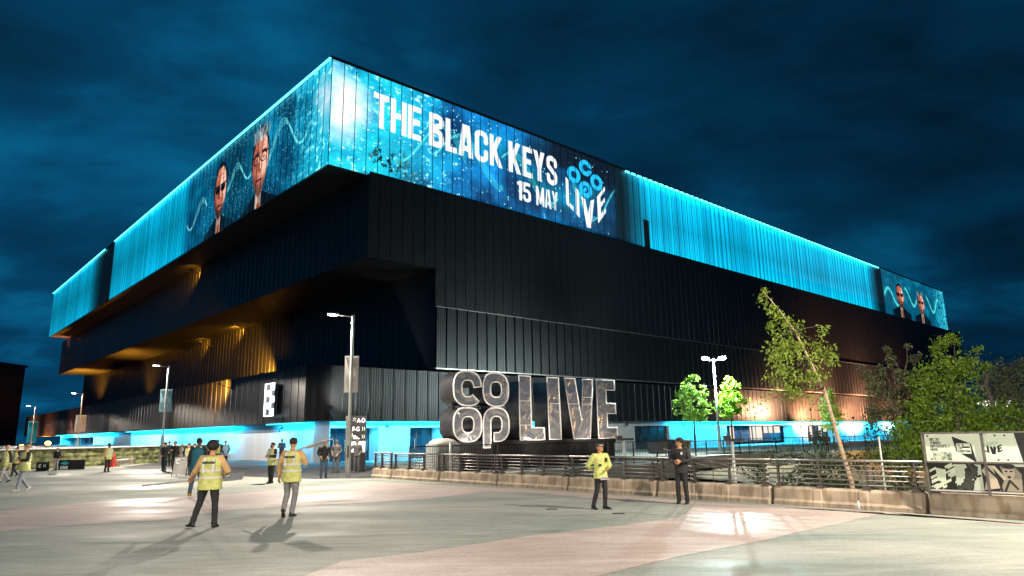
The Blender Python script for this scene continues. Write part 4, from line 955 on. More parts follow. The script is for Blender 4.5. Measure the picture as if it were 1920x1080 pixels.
# grey cabinet and white camera posts
t_ = thing('equipment_cabinet', 'pale ribbed cabinet behind the fence at the left foot of the chrome sign', 'cabinet', W(21.3, 28.6, 0))
m = MB(); m.ubox(20.6, 22.0, 28.2, 29.2, 0, 1.5); k = 20.62
while k < 21.95: m.ubox(k, k + .05, 28.13, 28.2, .2, 1.45); k += .16
m.build('cabinet_body', M['pole'], t_, world=True)
m = MB(); m.ell(W(21.3, 28.7, 1.5), (.75, .6, .28)); m.build('cover', M['kerb'], t_, world=True, smooth=True)
def cam_post(pxx, ytop, ybot, label, head=True, rad=.045):
    p = gp(pxx, ybot); p = W(18.35, 0) if False else p
    # posts stand on the outer edge of the deck just behind the railing
    u_ = 18.6; dd = ray(pxx, ybot); tt = u_ / dd.dot(Ud); base_ = Vector((dd.x * tt, dd.y * tt, 0)); d2 = ray(pxx, ytop); zt = CH + d2.z * (base_.y / d2.y)
    t_ = thing('camera_post', label, 'post', (base_.x, base_.y, -1), group='pale posts behind the railing')
    m = MB(); m.tube([(0, 0, 0), (0, 0, zt + 1)], rad, 10); m.build('post', M['pole'], t_, smooth=True)
    if head:
        m = MB(); m.box((.06, 0, zt + 1.04), (.55, .14, .07)); m.box((-.14, 0, zt + 1.08), (.18, .16, .16)); m.build('camera_head', M['blacksteel'], t_)
    return t_
cam_post(844.5, 829, 878, 'pale square topped post at the left end of the chrome sign', False)
cam_post(1172.5, 826, 895, 'pale post with a black camera, right of the officer in yellow')
cam_post(1379, 827, 905, 'pale post with a black camera and yellow box, right of the officer in black')
cam_post(1664, 818, 950, 'slim pale post in the dark shrubs left of the printed panels', False, .02)
# planter box and people-height clutter on the terrace
t_ = thing('terrace_planter', 'dark low planter box on the terrace under the left young tree', 'planter', W(46.5, 33, 0))
m = MB(); m.ubox(44.8, 49.2, 32.6, 33.6, .25, 1.15); m.ubox(44.7, 49.3, 32.5, 33.7, 1.15, 1.22); m.build('box', M['greyband'], t_, world=True)

# ------------------------------------------------------------------ street lamps
def lamp_head(t_, M_, arm, H_, pw, col=(1, .87, .73), lens='lampwhite', cone=177):
    m = MB(); ax = Vector(arm); m.tube([(0, 0, H_ - .12), ax * .9 + Vector((0, 0, H_ + .02))], .035, 8); m.build('arm', M['pole'], t_, smooth=True)
    m = MB(); m.beam(ax * .75 + Vector((0, 0, H_ + .05)), ax * 1.32 + Vector((0, 0, H_ + .09)), .26, .09); hd = m.build('lamp_head', M['pole'], t_)
    m = MB(); m.beam(ax * .86 + Vector((0, 0, H_ - .01)), ax * 1.26 + Vector((0, 0, H_ + .02)), .2, .04); m.build('lens', M[lens], hd)
    lo = MW[t_.name] @ (ax * 1.06 + Vector((0, 0, H_ - .1)))
    point_light('lamp_light', lo, pw, col, .12, t_, spot=cone, aim=lo + Vector((0, 0, -1)), blend=.10)
def street_lamp(x, y, H_, label, pw, arm=(-1, 0, 0), banner=None, group='street lamps in a row'):
    t_ = thing('street_lamp', label, 'street lamp', (x, y, 0), group=group)
    m = MB(); m.tube([(0, 0, 0), (0, 0, 2.2), (0, 0, 2.21), (0, 0, H_)], [.13, .13, .085, .065], 12); m.tube([(0, 0, 2.18), (0, 0, 2.26)], .14, 12); m.build('pole', M['pole'], t_, smooth=False)
    m = MB(); m.box((0, -.12, 1.2), (.10, .03, .6)); m.build('access_door', M['greyband'], t_)
    lamp_head(t_, None, arm, H_, pw, cone=170 if y > 50 else 177)
    if banner:
        x0, x1, z0, z1, colr, bt = banner
        m = MB(); m.box(((x0 + x1) / 2, .12, (z0 + z1) / 2), (x1 - x0, .03, z1 - z0)); bn = m.build('banner', mat('banner_board', colr, .5), t_)
        m = MB(); m.box(((x0 + x1) / 2, .08, z1), (x1 - x0, .04, .03)); m.box(((x0 + x1) / 2, .08, z0), (x1 - x0, .04, .03)); m.box(((x0 + x1) / 2, .08, (z0 + z1) / 2), (x1 - x0, .035, .02)); m.build('banner_bracket', M['pole'], bn)
        if bt:
            for (s_, sz, yy) in bt:
                me = text_mesh(s_, sz, .004, .8, .01, 'CENTER'); me.transform(Matrix.Translation(((x0 + x1) / 2, 0, 0))); me2 = me
                me2.transform(frame((0, .10, z0 + (z1 - z0) * yy), (1, 0, 0))); me2.materials.clear(); me2.materials.append(M['white']); link('lettering', me2, bn)
    return t_
street_lamp(-8.12, 34.4, 8.0, 'nearest tall street lamp with a grey double banner, beside the wayfinding sign', 10500, banner=(-.36, .34, 4.1, 5.9, (.40, .38, .36), None))
street_lamp(-28.55, 56.8, 7.95, 'street lamp with a pale blue banner above the group of stewards', 9500, banner=(-.55, .42, 4.2, 6.0, (.22, .42, .50), (('co', .34, .72), ('op', .34, .58), ('LIVE', .26, .22))))
street_lamp(-49.1, 78.7, 7.3, 'smaller looking street lamp with a white banner before the red lit end of the arena', 9000, banner=(-.55, .65, 3.0, 4.85, (.62, .60, .56), (('C', .6, .5),)))
street_lamp(-69.5, 100.7, 7.1, 'far street lamp with a cyan banner near the left edge', 7000, banner=(-.8, .6, 1.9, 4.9, (.03, .42, .62), None))
street_lamp(-92, 122, 7.3, 'farthest street lamp cut by the left edge of the photo', 5000)
street_lamp(12.3, 12.3, 8.0, 'assumed street lamp standing at the barrier just outside the right edge', 9500, arm=(-.9, -.3, 0))  # assumed lamp out of view, continues the spacing of the row
street_lamp(-9, -5, 8.0, 'added unseen street lamp behind the viewpoint, assumed from the light on the plaza', 16500, arm=(.6, .8, 0))  # added lamp, never in view; lights the barrier fronts, plaza and people
# twin-headed lamp in front of the arena
tl = thing('twin_street_lamp', 'very bright twin headed lamp on a tall pole between the two round trees', 'street lamp', W(52.4, 31.9, 0))
m = MB(); m.tube([(0, 0, 0), (0, 0, 8)], [.13, .08], 12); m.build('pole', M['pole'], tl, smooth=True)
for s_ in (-1, 1):
    ax = Vector((s_ * .75, -.1, 0))
    m = MB(); m.tube([(0, 0, 7.8), ax * .8 + Vector((0, 0, 7.95))], .035, 8); m.build('arm', M['pole'], tl, smooth=True)
    m = MB(); m.beam(ax * .6 + Vector((0, 0, 8.04)), ax * 1.35 + Vector((0, -.05, 8.12)), .34, .10); hd = m.build('lamp_head', M['pole'], tl)
    m = MB(); m.ell(ax * 1.0 + Vector((0, -.06, 7.98)), (.28, .2, .12)); m.build('lens', M['lampcool'], hd, smooth=True)
point_light('lamp_light', W(51.9, 31.2, 7.5), 16000, (.80, 1, .96), .3, tl)


# ------------------------------------------------------------------ signs on the forecourt
def chevrons(m, x, z, s, dirn, n_=2, th=.022, y=-.0):
    for i in range(n_):
        o = i * s * .55
        if dirn == 'up':
            m.beam((x - s / 2, y, z + o - s * .28), (x, y, z + o), th, .012); m.beam((x + s / 2, y, z + o - s * .28), (x, y, z + o), th, .012)
        else:
            m.beam((x + o - s * .28, y, z + s / 2), (x + o, y, z), .012, th); m.beam((x + o - s * .28, y, z - s / 2), (x + o, y, z), .012, th)
def put_text(s_, sz, x, y, z, parent, m_, sx=.8, bold=.008, align='LEFT'):
    me = text_mesh(s_, sz, .003, sx, bold, align); me.transform(frame((x, y, z), (1, 0, 0))); me.materials.clear(); me.materials.append(m_); me.name = 'lettering'
    return link('lettering', me, parent)
tt_ = thing('wayfinding_totem', 'tall black wayfinding sign reading A-D and F-G with white arrows behind the nearest street lamp', 'sign', (-8.98, 40.2, 0))
m = MB(); m.box((0, 0, 1.55), (.92, .16, 3.1)); bd = m.build('totem_body', M['blacksteel'], tt_)
m = MB(); m.box((-.60, .03, 1.55), (.24, .12, 3.1)); m.build('side_panel', M['greyband'], tt_)
m = MB(); m.box((0, -.09, 1.36), (.9, .015, .62)); m.build('pale_panel', M['white'], tt_)
M['signwhite'] = mat('sign_white', (.85, .85, .85), .4)
put_text('A-D', .34, -.06, -.085, 2.72, bd, M['signwhite']); put_text('F-G', .34, -.32, -.085, 2.24, bd, M['signwhite'])
m = MB(); chevrons(m, -.22, 2.86, .2, 'up', y=-.09); chevrons(m, .30, 2.36, .2, 'right', y=-.09); chevrons(m, .30, 1.92, .2, 'right', y=-.09)
for z_, a, b_ in ((2.02, -.33, -.30), (1.98, -.26, -.12), (1.90, -.26, 0), (1.82, -.26, .12)): m.beam((a, -.09, z_), (b_, -.09, z_), .012, .05 if a > -.3 else .2)
m.build('arrow', M['signwhite'], bd)
af = thing('a_frame_sign', 'white A-frame pavement sign with a letter C and arrows beside the group of stewards', 'sign', (-18.0, 38, 0))
m = MB(); m.obox((0, 0, .56), Vector((.36, 0, 0)), Vector((0, .012, 0)), Vector((0, .10, .44))); pn = m.build('sign_panel', M['kerb'], af)
m = MB()
for s_ in (-1, 1):
    m.tube([(s_ * .38, -.14, 0), (s_ * .38, .10, 1.0)], .018, 6); m.tube([(s_ * .38, .10, 1.0), (s_ * .38, .42, 0)], .018, 6)
m.tube([(-.38, .10, 1.0), (.38, .10, 1.0)], .02, 6); m.build('frame', M['blacksteel'], af)
me = text_mesh('C', .34, .003, .8, .02); me.transform(frame((-.28, -.035 + .10 * .3, .66), (1, 0, 0), (0, .22, .97))); me.materials.clear(); me.materials.append(M['signwhite']); link('lettering', me, pn)
m = MB(); chevrons(m, .12, .78, .24, 'up', y=.02, th=.03); m.build('arrow', M['signwhite'], pn)
bl = thing('floor_banner', 'low black banner board with a cyan cube over LIVE below the planted wall', 'banner', gp(131, 880.5), .12)
m = MB(); m.box((0, 0, .33), (1.9, .08, .66)); bp_ = m.build('board', M['black'], bl)
put_text('LIVE', .26, -.62, -.05, .06, bp_, M['signwhite'], 1.0, .02)
m = MB(); m.add([(-.66, -.046, .44), (-.36, -.046, .32), (-.06, -.046, .44), (-.36, -.046, .56)], [(0, 1, 2, 3)]); m.build('cube_logo', mat('logo_cyan', (.03, .5, .62), .5), bp_)
s2 = thing('floor_sign', 'small black floor sign with white C, left of the boy in grey trousers', 'sign', gp(79, 883), .12)
m = MB(); m.box((0, 0, .29), (.78, .1, .58)); m.box((0, -.1, .02), (.8, .35, .04)); bp_ = m.build('board', M['black'], s2)
put_text('C', .28, -.25, -.06, .24, bp_, M['signwhite'], .8, .02); m = MB(); chevrons(m, .12, .34, .18, 'right', y=-.06, th=.03); m.build('arrow', M['signwhite'], bp_)
rb = thing('red_barrier_block', 'red plastic traffic block behind the steward with tan sleeves', 'traffic block', gp(208, 875.5), .2)
m = MB(); m.loft([[Vector((x * w_, y * .3, z)) for x, y in ((-1, -1), (1, -1), (1, 1), (-1, 1))] for (w_, z) in ((.26, 0), (.26, .1), (.2, .14), (.16, .85), (.1, .92))]); m.build('block', mat('red_plastic', (.62, .03, .01), .4), rb)
bt = thing('plastic_bottle', 'small pale plastic bottle standing at the foot of the concrete barrier by the birch', 'bottle', gp(1611, 957))
m = MB(); m.tube([(0, 0, 0), (0, 0, .16), (0, 0, .2), (0, 0, .23)], [.034, .034, .014, .014], 10); m.build('bottle_body', M['white'], bt, smooth=True)
m = MB(); m.tube([(0, 0, .23), (0, 0, .25)], .016, 8); m.build('cap', M['black'], bt)
for (a, b_, lb) in ((1035, 956, 'small dark stick of litter on the grey green paving in the middle'), (1160, 964, 'small dark curl of litter below the officer in yellow')):
    p = gp(a, b_); m = MB(); m.tube([p + Vector((-.14, 0, .015)), p + Vector((0, .04, .02)), p + Vector((.14, -.03, .012))], .012, 5); m.build('litter', M['black'], label=lb, cat='litter')

# ------------------------------------------------------------------ trees and shrubs
class Leaves:
    def __init__(s, seed): s.g = np.random.RandomState(seed); s.P = []
    def clump(s, c, r, n, size, droop=0.0, sub=0):
        """n leaves in an ellipsoid round c, gathered in sub clusters"""
        g = s.g; c = np.array(c); r = np.array(r)
        k = sub or max(3, n // 45)
        d = g.normal(size=(k, 3)); d /= np.linalg.norm(d, axis=1)[:, None]; ctr = c + d * (g.rand(k, 1) ** .45) * r
        idx = g.randint(0, k, n); sp = (r.mean() * .30)
        p = ctr[idx] + g.normal(size=(n, 3)) * sp * np.array([1, 1, .8]); p[:, 2] -= droop * np.abs(g.normal(size=n))
        a = g.normal(size=(n, 3)); a /= np.linalg.norm(a, axis=1)[:, None]; b_ = np.cross(a, g.normal(size=(n, 3))); b_ /= np.linalg.norm(b_, axis=1)[:, None]
        z = size * (.6 + .8 * g.rand(n, 1)); a = a * z; b_ = b_ * z * .6
        s.P.append(np.stack([p - a, p - b_ * .9, p + a, p + b_ * .9], 1).reshape(-1, 3)); return ctr
    def build(s, name, m_, parent, **kw):
        V = np.concatenate(s.P); n = len(V) // 4
        inv = np.array(MW[parent.name].inverted()); V = V @ inv[:3, :3].T + inv[:3, 3]
        me = bpy.data.meshes.new(name); me.vertices.add(len(V)); me.vertices.foreach_set('co', V.ravel().astype(np.float32))
        me.loops.add(n * 4); me.loops.foreach_set('vertex_index', np.arange(n * 4, dtype=np.int32)); me.polygons.add(n)
        me.polygons.foreach_set('loop_start', np.arange(0, n * 4, 4, dtype=np.int32)); me.polygons.foreach_set('loop_total', np.full(n, 4, dtype=np.int32))
        me.materials.append(m_); me.update(); me.validate(); return link(name, me, parent, **kw)
def twig(m, a, b_, r, n=3, wob=.08):
    a, b_ = Vector(a), Vector(b_); L_ = (b_ - a).length
    pts = [a.lerp(b_, i / n) + (Vector((rnd.uniform(-1, 1), rnd.uniform(-1, 1), rnd.uniform(-.5, 1))) * wob * L_ if 0 < i < n else Vector()) for i in range(n + 1)]
    m.tube(pts, [r * (1 - .75 * i / n) for i in range(n + 1)], 5)
def young_tree(base, ztop, zbot, rad, mm_, label, seed, n=2600):
    t_ = thing('young_tree', label, 'tree', base, group='round young trees beside the twin lamp')
    b_ = Vector(base); m = MB(); m.tube([b_, b_ + Vector((.04, 0, zbot)), b_ + Vector((0, 0, ztop * .93))], [.09, .07, .02], 8)
    Lf = Leaves(seed); hh = ztop - zbot
    for (fz, fr, q) in ((.08, .62, .14), (.22, .95, .24), (.40, .95, .24), (.58, .75, .2), (.76, .5, .12), (.92, .22, .06)):
        for k in range(max(1, int(fr * 6))):
            a = k * 6.283 / max(1, int(fr * 6)) + seed + fz * 9; rr_ = rad * fr * .62
            c = b_ + Vector((math.cos(a) * rr_, math.sin(a) * rr_, zbot + hh * fz))
            Lf.clump(c, (rad * .36, rad * .36, hh * .11), int(n * q / max(1, int(fr * 6))), .11)
            twig(m, b_ + Vector((0, 0, zbot + hh * max(0, fz - .12))), c, .025)
    m.build('trunk', M['bark'], t_, world=True); Lf.build('crown', mm_, t_)
young_tree(W(48.3, 31.6), 6.15, 2.75, 1.5, M['leafpale'], 'round pale green young tree left of the twin headed lamp', 3)
young_tree(W(53.6, 31.4), 6.3, 3.05, 1.5, M['leaflime'], 'round bright lime young tree right of the twin headed lamp', 5)
# leaning birch
t_ = thing('leaning_birch', 'slender leaning birch with a bare pale trunk rising behind the railing', 'tree', atY(1600, 925, 22).to_2d().to_3d() + Vector((0, 0, -2.9)))
tk = [atY(1612, 1000, 22.2), atY(1597, 905, 22), atY(1580, 850, 22), atY(1563, 790, 22), atY(1545, 730, 21.9), atY(1520, 680, 21.8), atY(1490, 620, 21.8), atY(1460, 580, 21.7), atY(1430, 545, 21.6)]
tk[0].z = -2.95
m = MB(); m.tube(tk, [.095, .075, .066, .060, .052, .042, .032, .02, .01], 10); m.build('trunk', M['birchbark'], t_, world=True, smooth=True)
m = MB(); Lf = Leaves(21)
bt_ = [(1432, 548, 8, .28), (1443, 572, 9, .35), (1455, 592, 12, .45), (1470, 610, 14, .5), (1452, 640, 14, .5), (1475, 655, 18, .6), (1500, 640, 16, .5), (1520, 665, 15, .5), (1462, 690, 16, .55), (1490, 690, 18, .6), (1515, 700, 14, .5),
       (1540, 610, 8, .3), (1548, 650, 10, .42), (1560, 668, 9, .38), (1532, 640, 10, .4), (1478, 715, 12, .5), (1500, 725, 12, .5), (1540, 700, 9, .35), (1465, 665, 14, .5), (1492, 608, 10, .4), (1446, 605, 7, .3), (1485, 640, 16, .5)]
for i, (x, y, nn_, r_) in enumerate(bt_):
    c = atY(x, y, 21.8 + rnd.uniform(-.8, .8)); Lf.clump(c, (r_ * .8, r_ * .75, r_ * .5), nn_ * 9, .055, droop=.16, sub=5)
    k = min(range(3, 9), key=lambda q: abs(tk[q].z - (c.z - .1)) + .1 * abs(tk[q].x - c.x)); twig(m, tk[k], c, .022, 4, .06)
for (x, y) in ((1440, 750), (1420, 770), (1465, 745), (1510, 745), (1500, 790), (1530, 760)):
    c = atY(x, y, 21.9); Lf.clump(c, (.35, .35, .2), 22, .05, sub=6); twig(m, tk[4], c, .012, 4, .1)
m.build('branches', M['bark'], t_, world=True); Lf.build('crown', M['leafwarm'], t_)
# bigger trees at right: several separate ones, loose outline
def loose_tree(name, label, base, blobs, mt_, size, seed, trunk_r=.12, group='trees at the right edge'):
    t_ = thing(name, label, 'tree', base, group=group)
    m = MB(); Lf = Leaves(seed); b_ = Vector(base); top = max((Vector(bb[0]) for bb in blobs), key=lambda q: q.z)
    mid = b_.lerp(top, .5); mid.x = b_.x * .7 + top.x * .3
    m.tube([b_, mid, b_.lerp(top, .85)], [trunk_r, trunk_r * .6, .02], 8)
    for (c, r_, n_) in blobs:
        ct = Lf.clump(c, (r_, r_, r_ * .8), n_, size)
        twig(m, b_.lerp(top, min(.8, max(.15, (Vector(c).z - b_.z) / max(.1, top.z - b_.z) * .75))), c, .04, 4)
        for q in ct[:5]: twig(m, c, q, .012, 2)
    m.build('trunk', M['bark'], t_, world=True); Lf.build('crown', mt_, t_)
def blobs(lst, Y, k=1.0): return [(atY(x, y, Y + dy), r_ * .86, int(n_ * k * 1.1)) for (x, y, r_, n_, dy) in lst]
loose_tree('broad_tree', 'tall bushy green tree above the printed panels', (15.2, 24.5, -2.9),
  blobs([(1765, 650, .45, 260, 0), (1790, 640, .4, 200, .4), (1775, 690, .8, 650, 0), (1740, 710, .6, 420, -.5), (1800, 700, .7, 500, .5), (1760, 740, 1.0, 1000, 0), (1810, 750, .8, 600, .4), (1720, 760, .7, 520, -.3),
         (1740, 800, 1.0, 1000, 0), (1800, 800, .9, 800, .5), (1700, 810, .7, 600, -.5), (1690, 850, .8, 700, -.6), (1660, 850, .5, 300, -.6), (1725, 850, .8, 700, -.4)], 24.5), M['leafgreen'], .058, 31, .2)
loose_tree('branching_tree', 'thin tree with sparse olive twigs reaching left over the orange lit cladding', (13.6, 25.6, -2.9),
  blobs([(1665, 655, .25, 90, 0), (1672, 680, .35, 150, 0), (1690, 700, .45, 240, 0), (1655, 695, .35, 120, .2), (1625, 705, .4, 160, .3), (1640, 730, .55, 300, .1), (1670, 740, .6, 360, 0), (1610, 690, .2, 50, .2), (1700, 650, .2, 60, 0), (1715, 675, .35, 150, 0),
         (1655, 770, .6, 380, 0), (1690, 775, .6, 380, 0), (1635, 795, .5, 220, .2)], 25.6), M['leafolive'], .052, 33, .09)
loose_tree('grey_tree', 'dim greyish tree at the far right edge against the sky', (21.5, 30, -2.9),
  blobs([(1880, 700, .9, 600, 0), (1910, 720, 1.0, 700, .5), (1860, 740, .9, 600, 0), (1900, 770, 1.2, 900, 0), (1940, 760, 1.2, 900, 0), (1850, 720, .6, 260, 0), (1895, 680, .5, 160, 0)], 30), M['leafolive'], .06, 35, .2)
loose_tree('dark_tree', 'dark green tree low behind the right printed panel', (18.4, 26, -2.9),
  blobs([(1850, 800, 1.0, 900, 0), (1890, 800, 1.1, 900, .3), (1920, 800, 1.1, 800, 0), (1870, 770, .7, 350, 0), (1830, 800, .8, 500, 0), (1940, 840, 1, 500, 0), (1815, 680, .35, 90, 0), (1832, 655, .3, 50, 0), (1845, 690, .4, 120, 0)], 26), M['leafgreen'], .058, 37, .2)
loose_tree('small_tree', 'small pale leaved tree in front of the cladding left of the big trees', W(62, 26.5, -1),
  [(W(62, 26.5, 4.4), .6, 260), (W(61.6, 26.5, 3.6), .9, 500), (W(62.5, 26.8, 3.0), 1.1, 600), (W(61.3, 26.2, 2.4), .9, 400), (W(62, 26.5, 5.1), .35, 100)], M['leafpale'], .10, 39, .08)
for i, (x, y, Y, r_, mt_, lb) in enumerate(((1500, 880, 23, 1.0, 'leafdark', 'dark shrub behind the railing left of the birch trunk'), (1560, 872, 23.5, .8, 'leafdark', 'dark shrub touching the birch trunk behind the railing'), (1630, 892, 22.5, 1.1, 'leafdark', 'dark shrub behind the railing between birch and pale post'),
        (1690, 892, 21.5, 1.0, 'leafdark', 'dark shrub behind the railing just left of the printed panels'), (1440, 895, 24.5, .8, 'leafdark', 'low dark shrub behind the railing right of the camera post'), (1530, 835, 33, 1.0, 'leafolive', 'feathery shrub on the orange lit bank left of the birch'), (1650, 842, 30, 1.1, 'leafolive', 'bare looking shrub on the orange lit bank under the cyan wall'))):
    c = atY(x, y, Y); t_ = thing('shrub', lb, 'shrub', (c.x, c.y, -2.9), group='shrubs in the dip behind the railing')
    m = MB(); Lf = Leaves(50 + i)
    for k in range(9):
        q = c + Vector((rnd.uniform(-1, 1) * r_, rnd.uniform(-1, 1) * r_, rnd.uniform(-1.2, .5) * r_)); Lf.clump(q, (r_ * .5,) * 3, 110, .06); twig(m, (c.x, c.y, -2.9), q, .02)
    m.build('stems', M['bark'], t_, world=True); Lf.build('foliage', M[mt_], t_)
point_light('bank_fill_light', W(62, 22, 2.0), 1100, (1, .48, .12), .3)  # added light without a fixture, turns the earth bank orange


# ------------------------------------------------------------------ far buildings and lights
tw = thing('tower_block', 'dark reddish office block at the left edge of the photo', 'building', (-177, 200, 0))
m = MB(); m.box((0, 6, 12.3), (52, 12, 24.6)); bdy = m.build('wall', vary(mat('dark_brick', (.035, .018, .02), .8), (.05, .025, .022), .3), tw)
for i in range(11):
    m = MB(); m.box((-22 + i * 4.6, -.15, 13), (.5, .3, 22)); m.build('pier', mat('pier', (.02, .012, .014), .8) if i == 0 else bpy.data.materials['pier'], tw)
m = MB(); m.box((0, 6, 24.9), (53, 13, .6)); m.build('roof_edge', M['black'], tw)
for i, (px_, py_, Y) in enumerate(((40, 838, 150), (90, 831, 165))):
    c = atY(px_, py_, Y); t_ = thing('sodium_lamp', ['glowing orange lamp beyond the steward in a hi-vis vest at left', 'glowing orange lamp in the dark underpass beside the cyan lobby'][i], 'street lamp', (c.x, c.y, 0), group='orange lamps beyond the arena')
    m = MB(); m.tube([(0, 0, 0), (0, 0, c.z)], .1, 6); m.build('pole', M['blacksteel'], t_); m = MB(); m.ell((0, 0, c.z), (.7, .4, .5)); m.build('lens', M['lamporange'], t_, smooth=True)
    point_light('lamp_light', (c.x, c.y - 1, c.z), 900, (1, .4, .08), .4)
for i, (px_, py_, Y, w_, h_) in enumerate(((1852, 757, 60, 1.9, .55), (1891, 757, 60, .8, .6))):
    c = atY(px_, py_, Y); t_ = thing('distant_floodlight', ['wide white light glimpsed through the right hand trees', 'round white light glimpsed at the right through the trees'][i], 'floodlight', (c.x, c.y, -3), group='white lights beyond the trees')
    m = MB(); m.tube([(0, 0, 0), (0, 0, c.z + 3)], .1, 6); m.build('pole', M['blacksteel'], t_); m = MB(); m.ell((0, 0, c.z + 3), (w_ / 2, .2, h_ / 2)); m.build('lens', emit('distant_white', (1, .95, .95), 2.2), t_, smooth=True)

# ------------------------------------------------------------------ people
PENDING = []
SK = {'light': mat('skin_light', (.62, .36, .25), .5), 'tan': mat('skin_warm', (.55, .27, .12), .5), 'dark': mat('skin_dark', (.12, .06, .035), .45)}
CL = {}
def cloth(name, col, c2=None, rough=.75):
    if name not in CL:
        CL[name] = mat('cloth_' + name, col, rough); vary(CL[name], c2 or tuple(c * .72 for c in col), 5, 3, bump=.25, bscale=9)
    return CL[name]
cloth('hivis', (.68, .69, .22), (.50, .52, .13), .55); cloth('tansleeve', (.72, .44, .20), (.55, .32, .13)); cloth('black', (.014, .014, .016), (.022, .022, .024)); cloth('greytrousers', (.26, .26, .26), (.2, .2, .2))
cloth('jeans', (.04, .07, .11), (.08, .12, .17)); cloth('palejeans', (.17, .20, .24), (.28, .31, .34)); cloth('greycoat', (.05, .05, .05), (.09, .085, .08)); cloth('darkgrey', (.045, .045, .05), (.06, .06, .065)); cloth('palegrey', (.38, .37, .36)); cloth('red', (.6, .04, .08)); cloth('teal', (.02, .16, .22)); cloth('paleblue', (.28, .45, .6)); cloth('yellowjacket', (.66, .70, .22), (.56, .6, .18)); cloth('olive', (.07, .09, .03)); cloth('boots', (.02, .02, .02), None, .35); cloth('tanboots', (.6, .33, .05)); cloth('whiteshoe', (.6, .58, .55))
HAIR = mat('dark_hair', (.01, .009, .009), .7); HAIRG = mat('sandy_hair', (.30, .17, .06), .7)
M['stripe'] = mat('reflective_stripe', (.72, .70, .68), .4)
EYE = mat('eye', (.015, .012, .012), .3); LIP = mat('lips', (.30, .10, .08), .5)
def V(*a): return Vector(a)
DEF = dict(pel=(0, 0, .94), neck=(0, 0, 1.46), sL=(-.185, 0, 1.41), sR=(.185, 0, 1.41), eL=(-.25, -.03, 1.13), eR=(.25, -.03, 1.13), wL=(-.265, .05, .89), wR=(.265, .05, .89),
           kL=(-.105, .03, .51), kR=(.105, .03, .51), aL=(-.115, -.03, .09), aR=(.115, -.03, .09), head=(0, .02, 1.625), tL=0, tR=0, fL=0, fR=0)
def remeshed(mb, name, m_, parent, vox, disp=0, extra=None, seed=0):
    o = mb.build(name, m_, parent)
    md = o.modifiers.new('r', 'REMESH'); md.mode = 'VOXEL'; md.voxel_size = vox; md.use_smooth_shade = True
    sm = o.modifiers.new('s', 'SMOOTH'); sm.iterations = 3; sm.factor = .6
    PENDING.append((o, disp, extra, seed)); return o
def finish_people():
    bpy.context.view_layer.update(); dg = bpy.context.evaluated_depsgraph_get()
    for o, disp, extra, seed in PENDING:
        me = bpy.data.meshes.new_from_object(o.evaluated_get(dg)); mats = list(o.data.materials)
        n = len(me.vertices); co = np.zeros(n * 3); me.vertices.foreach_get('co', co); co = co.reshape(-1, 3)
        if disp:
            nv = np.array([v.normal[:] for v in me.vertices])
            k = np.array([noise.noise(Vector((c[0] * 9 + seed, c[1] * 9, c[2] * 15 + c[0] * 6))) + .5 * noise.noise(Vector((c[0] * 22, c[1] * 22 + seed, c[2] * 30))) for c in co])
            co = co + nv * (k * disp)[:, None]; me.vertices.foreach_set('co', co.ravel())
        if extra is not None:
            bm = bmesh.new(); bm.from_mesh(me)
            base = [bm.verts.new(p) for p in extra.v]
            for f, mi in zip(extra.f, extra.m):
                try:
                    ff = bm.faces.new([base[i] for i in f]); ff.material_index = mi; ff.smooth = True
                except ValueError: pass
            bm.to_mesh(me); bm.free()
        me.materials.clear(); [me.materials.append(x) for x in mats]
        old = o.data; o.modifiers.clear(); o.data = me; me.name = o.name; bpy.data.meshes.remove(old)
def hand(mb, wr, el, hlp, side, curl=.35, mat_=0):
    """palm, four unequal bent fingers and a thumb at the end of the forearm"""
    d = (V(*wr) - V(*el)).normalized(); w_ = V(*wr)
    pn = V(*hlp); pn = (pn - d * pn.dot(d)).normalized(); sd = d.cross(pn).normalized() * side
    mb.tube([w_ - d * .02, w_ + d * .03, w_ + d * .075, w_ + d * .095], [.024, .036, .040, .032], 10, mat_, flat=.5, side=sd)
    for i, (o, l_) in enumerate(((-.029, .062), (-.010, .074), (.010, .070), (.028, .056))):
        p0 = w_ + d * .082 + sd * o; b1 = (d + pn * curl * .6).normalized(); b2 = (d + pn * curl * 1.9).normalized(); b3 = (d * .6 + pn * curl * 3.2).normalized()
        p1 = p0 + b1 * l_ * .48; p2 = p1 + b2 * l_ * .36; p3 = p2 + b3 * l_ * .26
        mb.tube([p0, p1, p2, p3], [.0098, .0092, .0084, .006], 7, mat_)
    p0 = w_ + d * .030 - sd * .030; p1 = p0 + (d * .55 - sd * .6 + pn * .35).normalized() * .036; p2 = p1 + (d * .85 - sd * .2 + pn * .5).normalized() * .034
    mb.tube([p0, p1, p2], [.013, .0115, .008], 7, mat_)
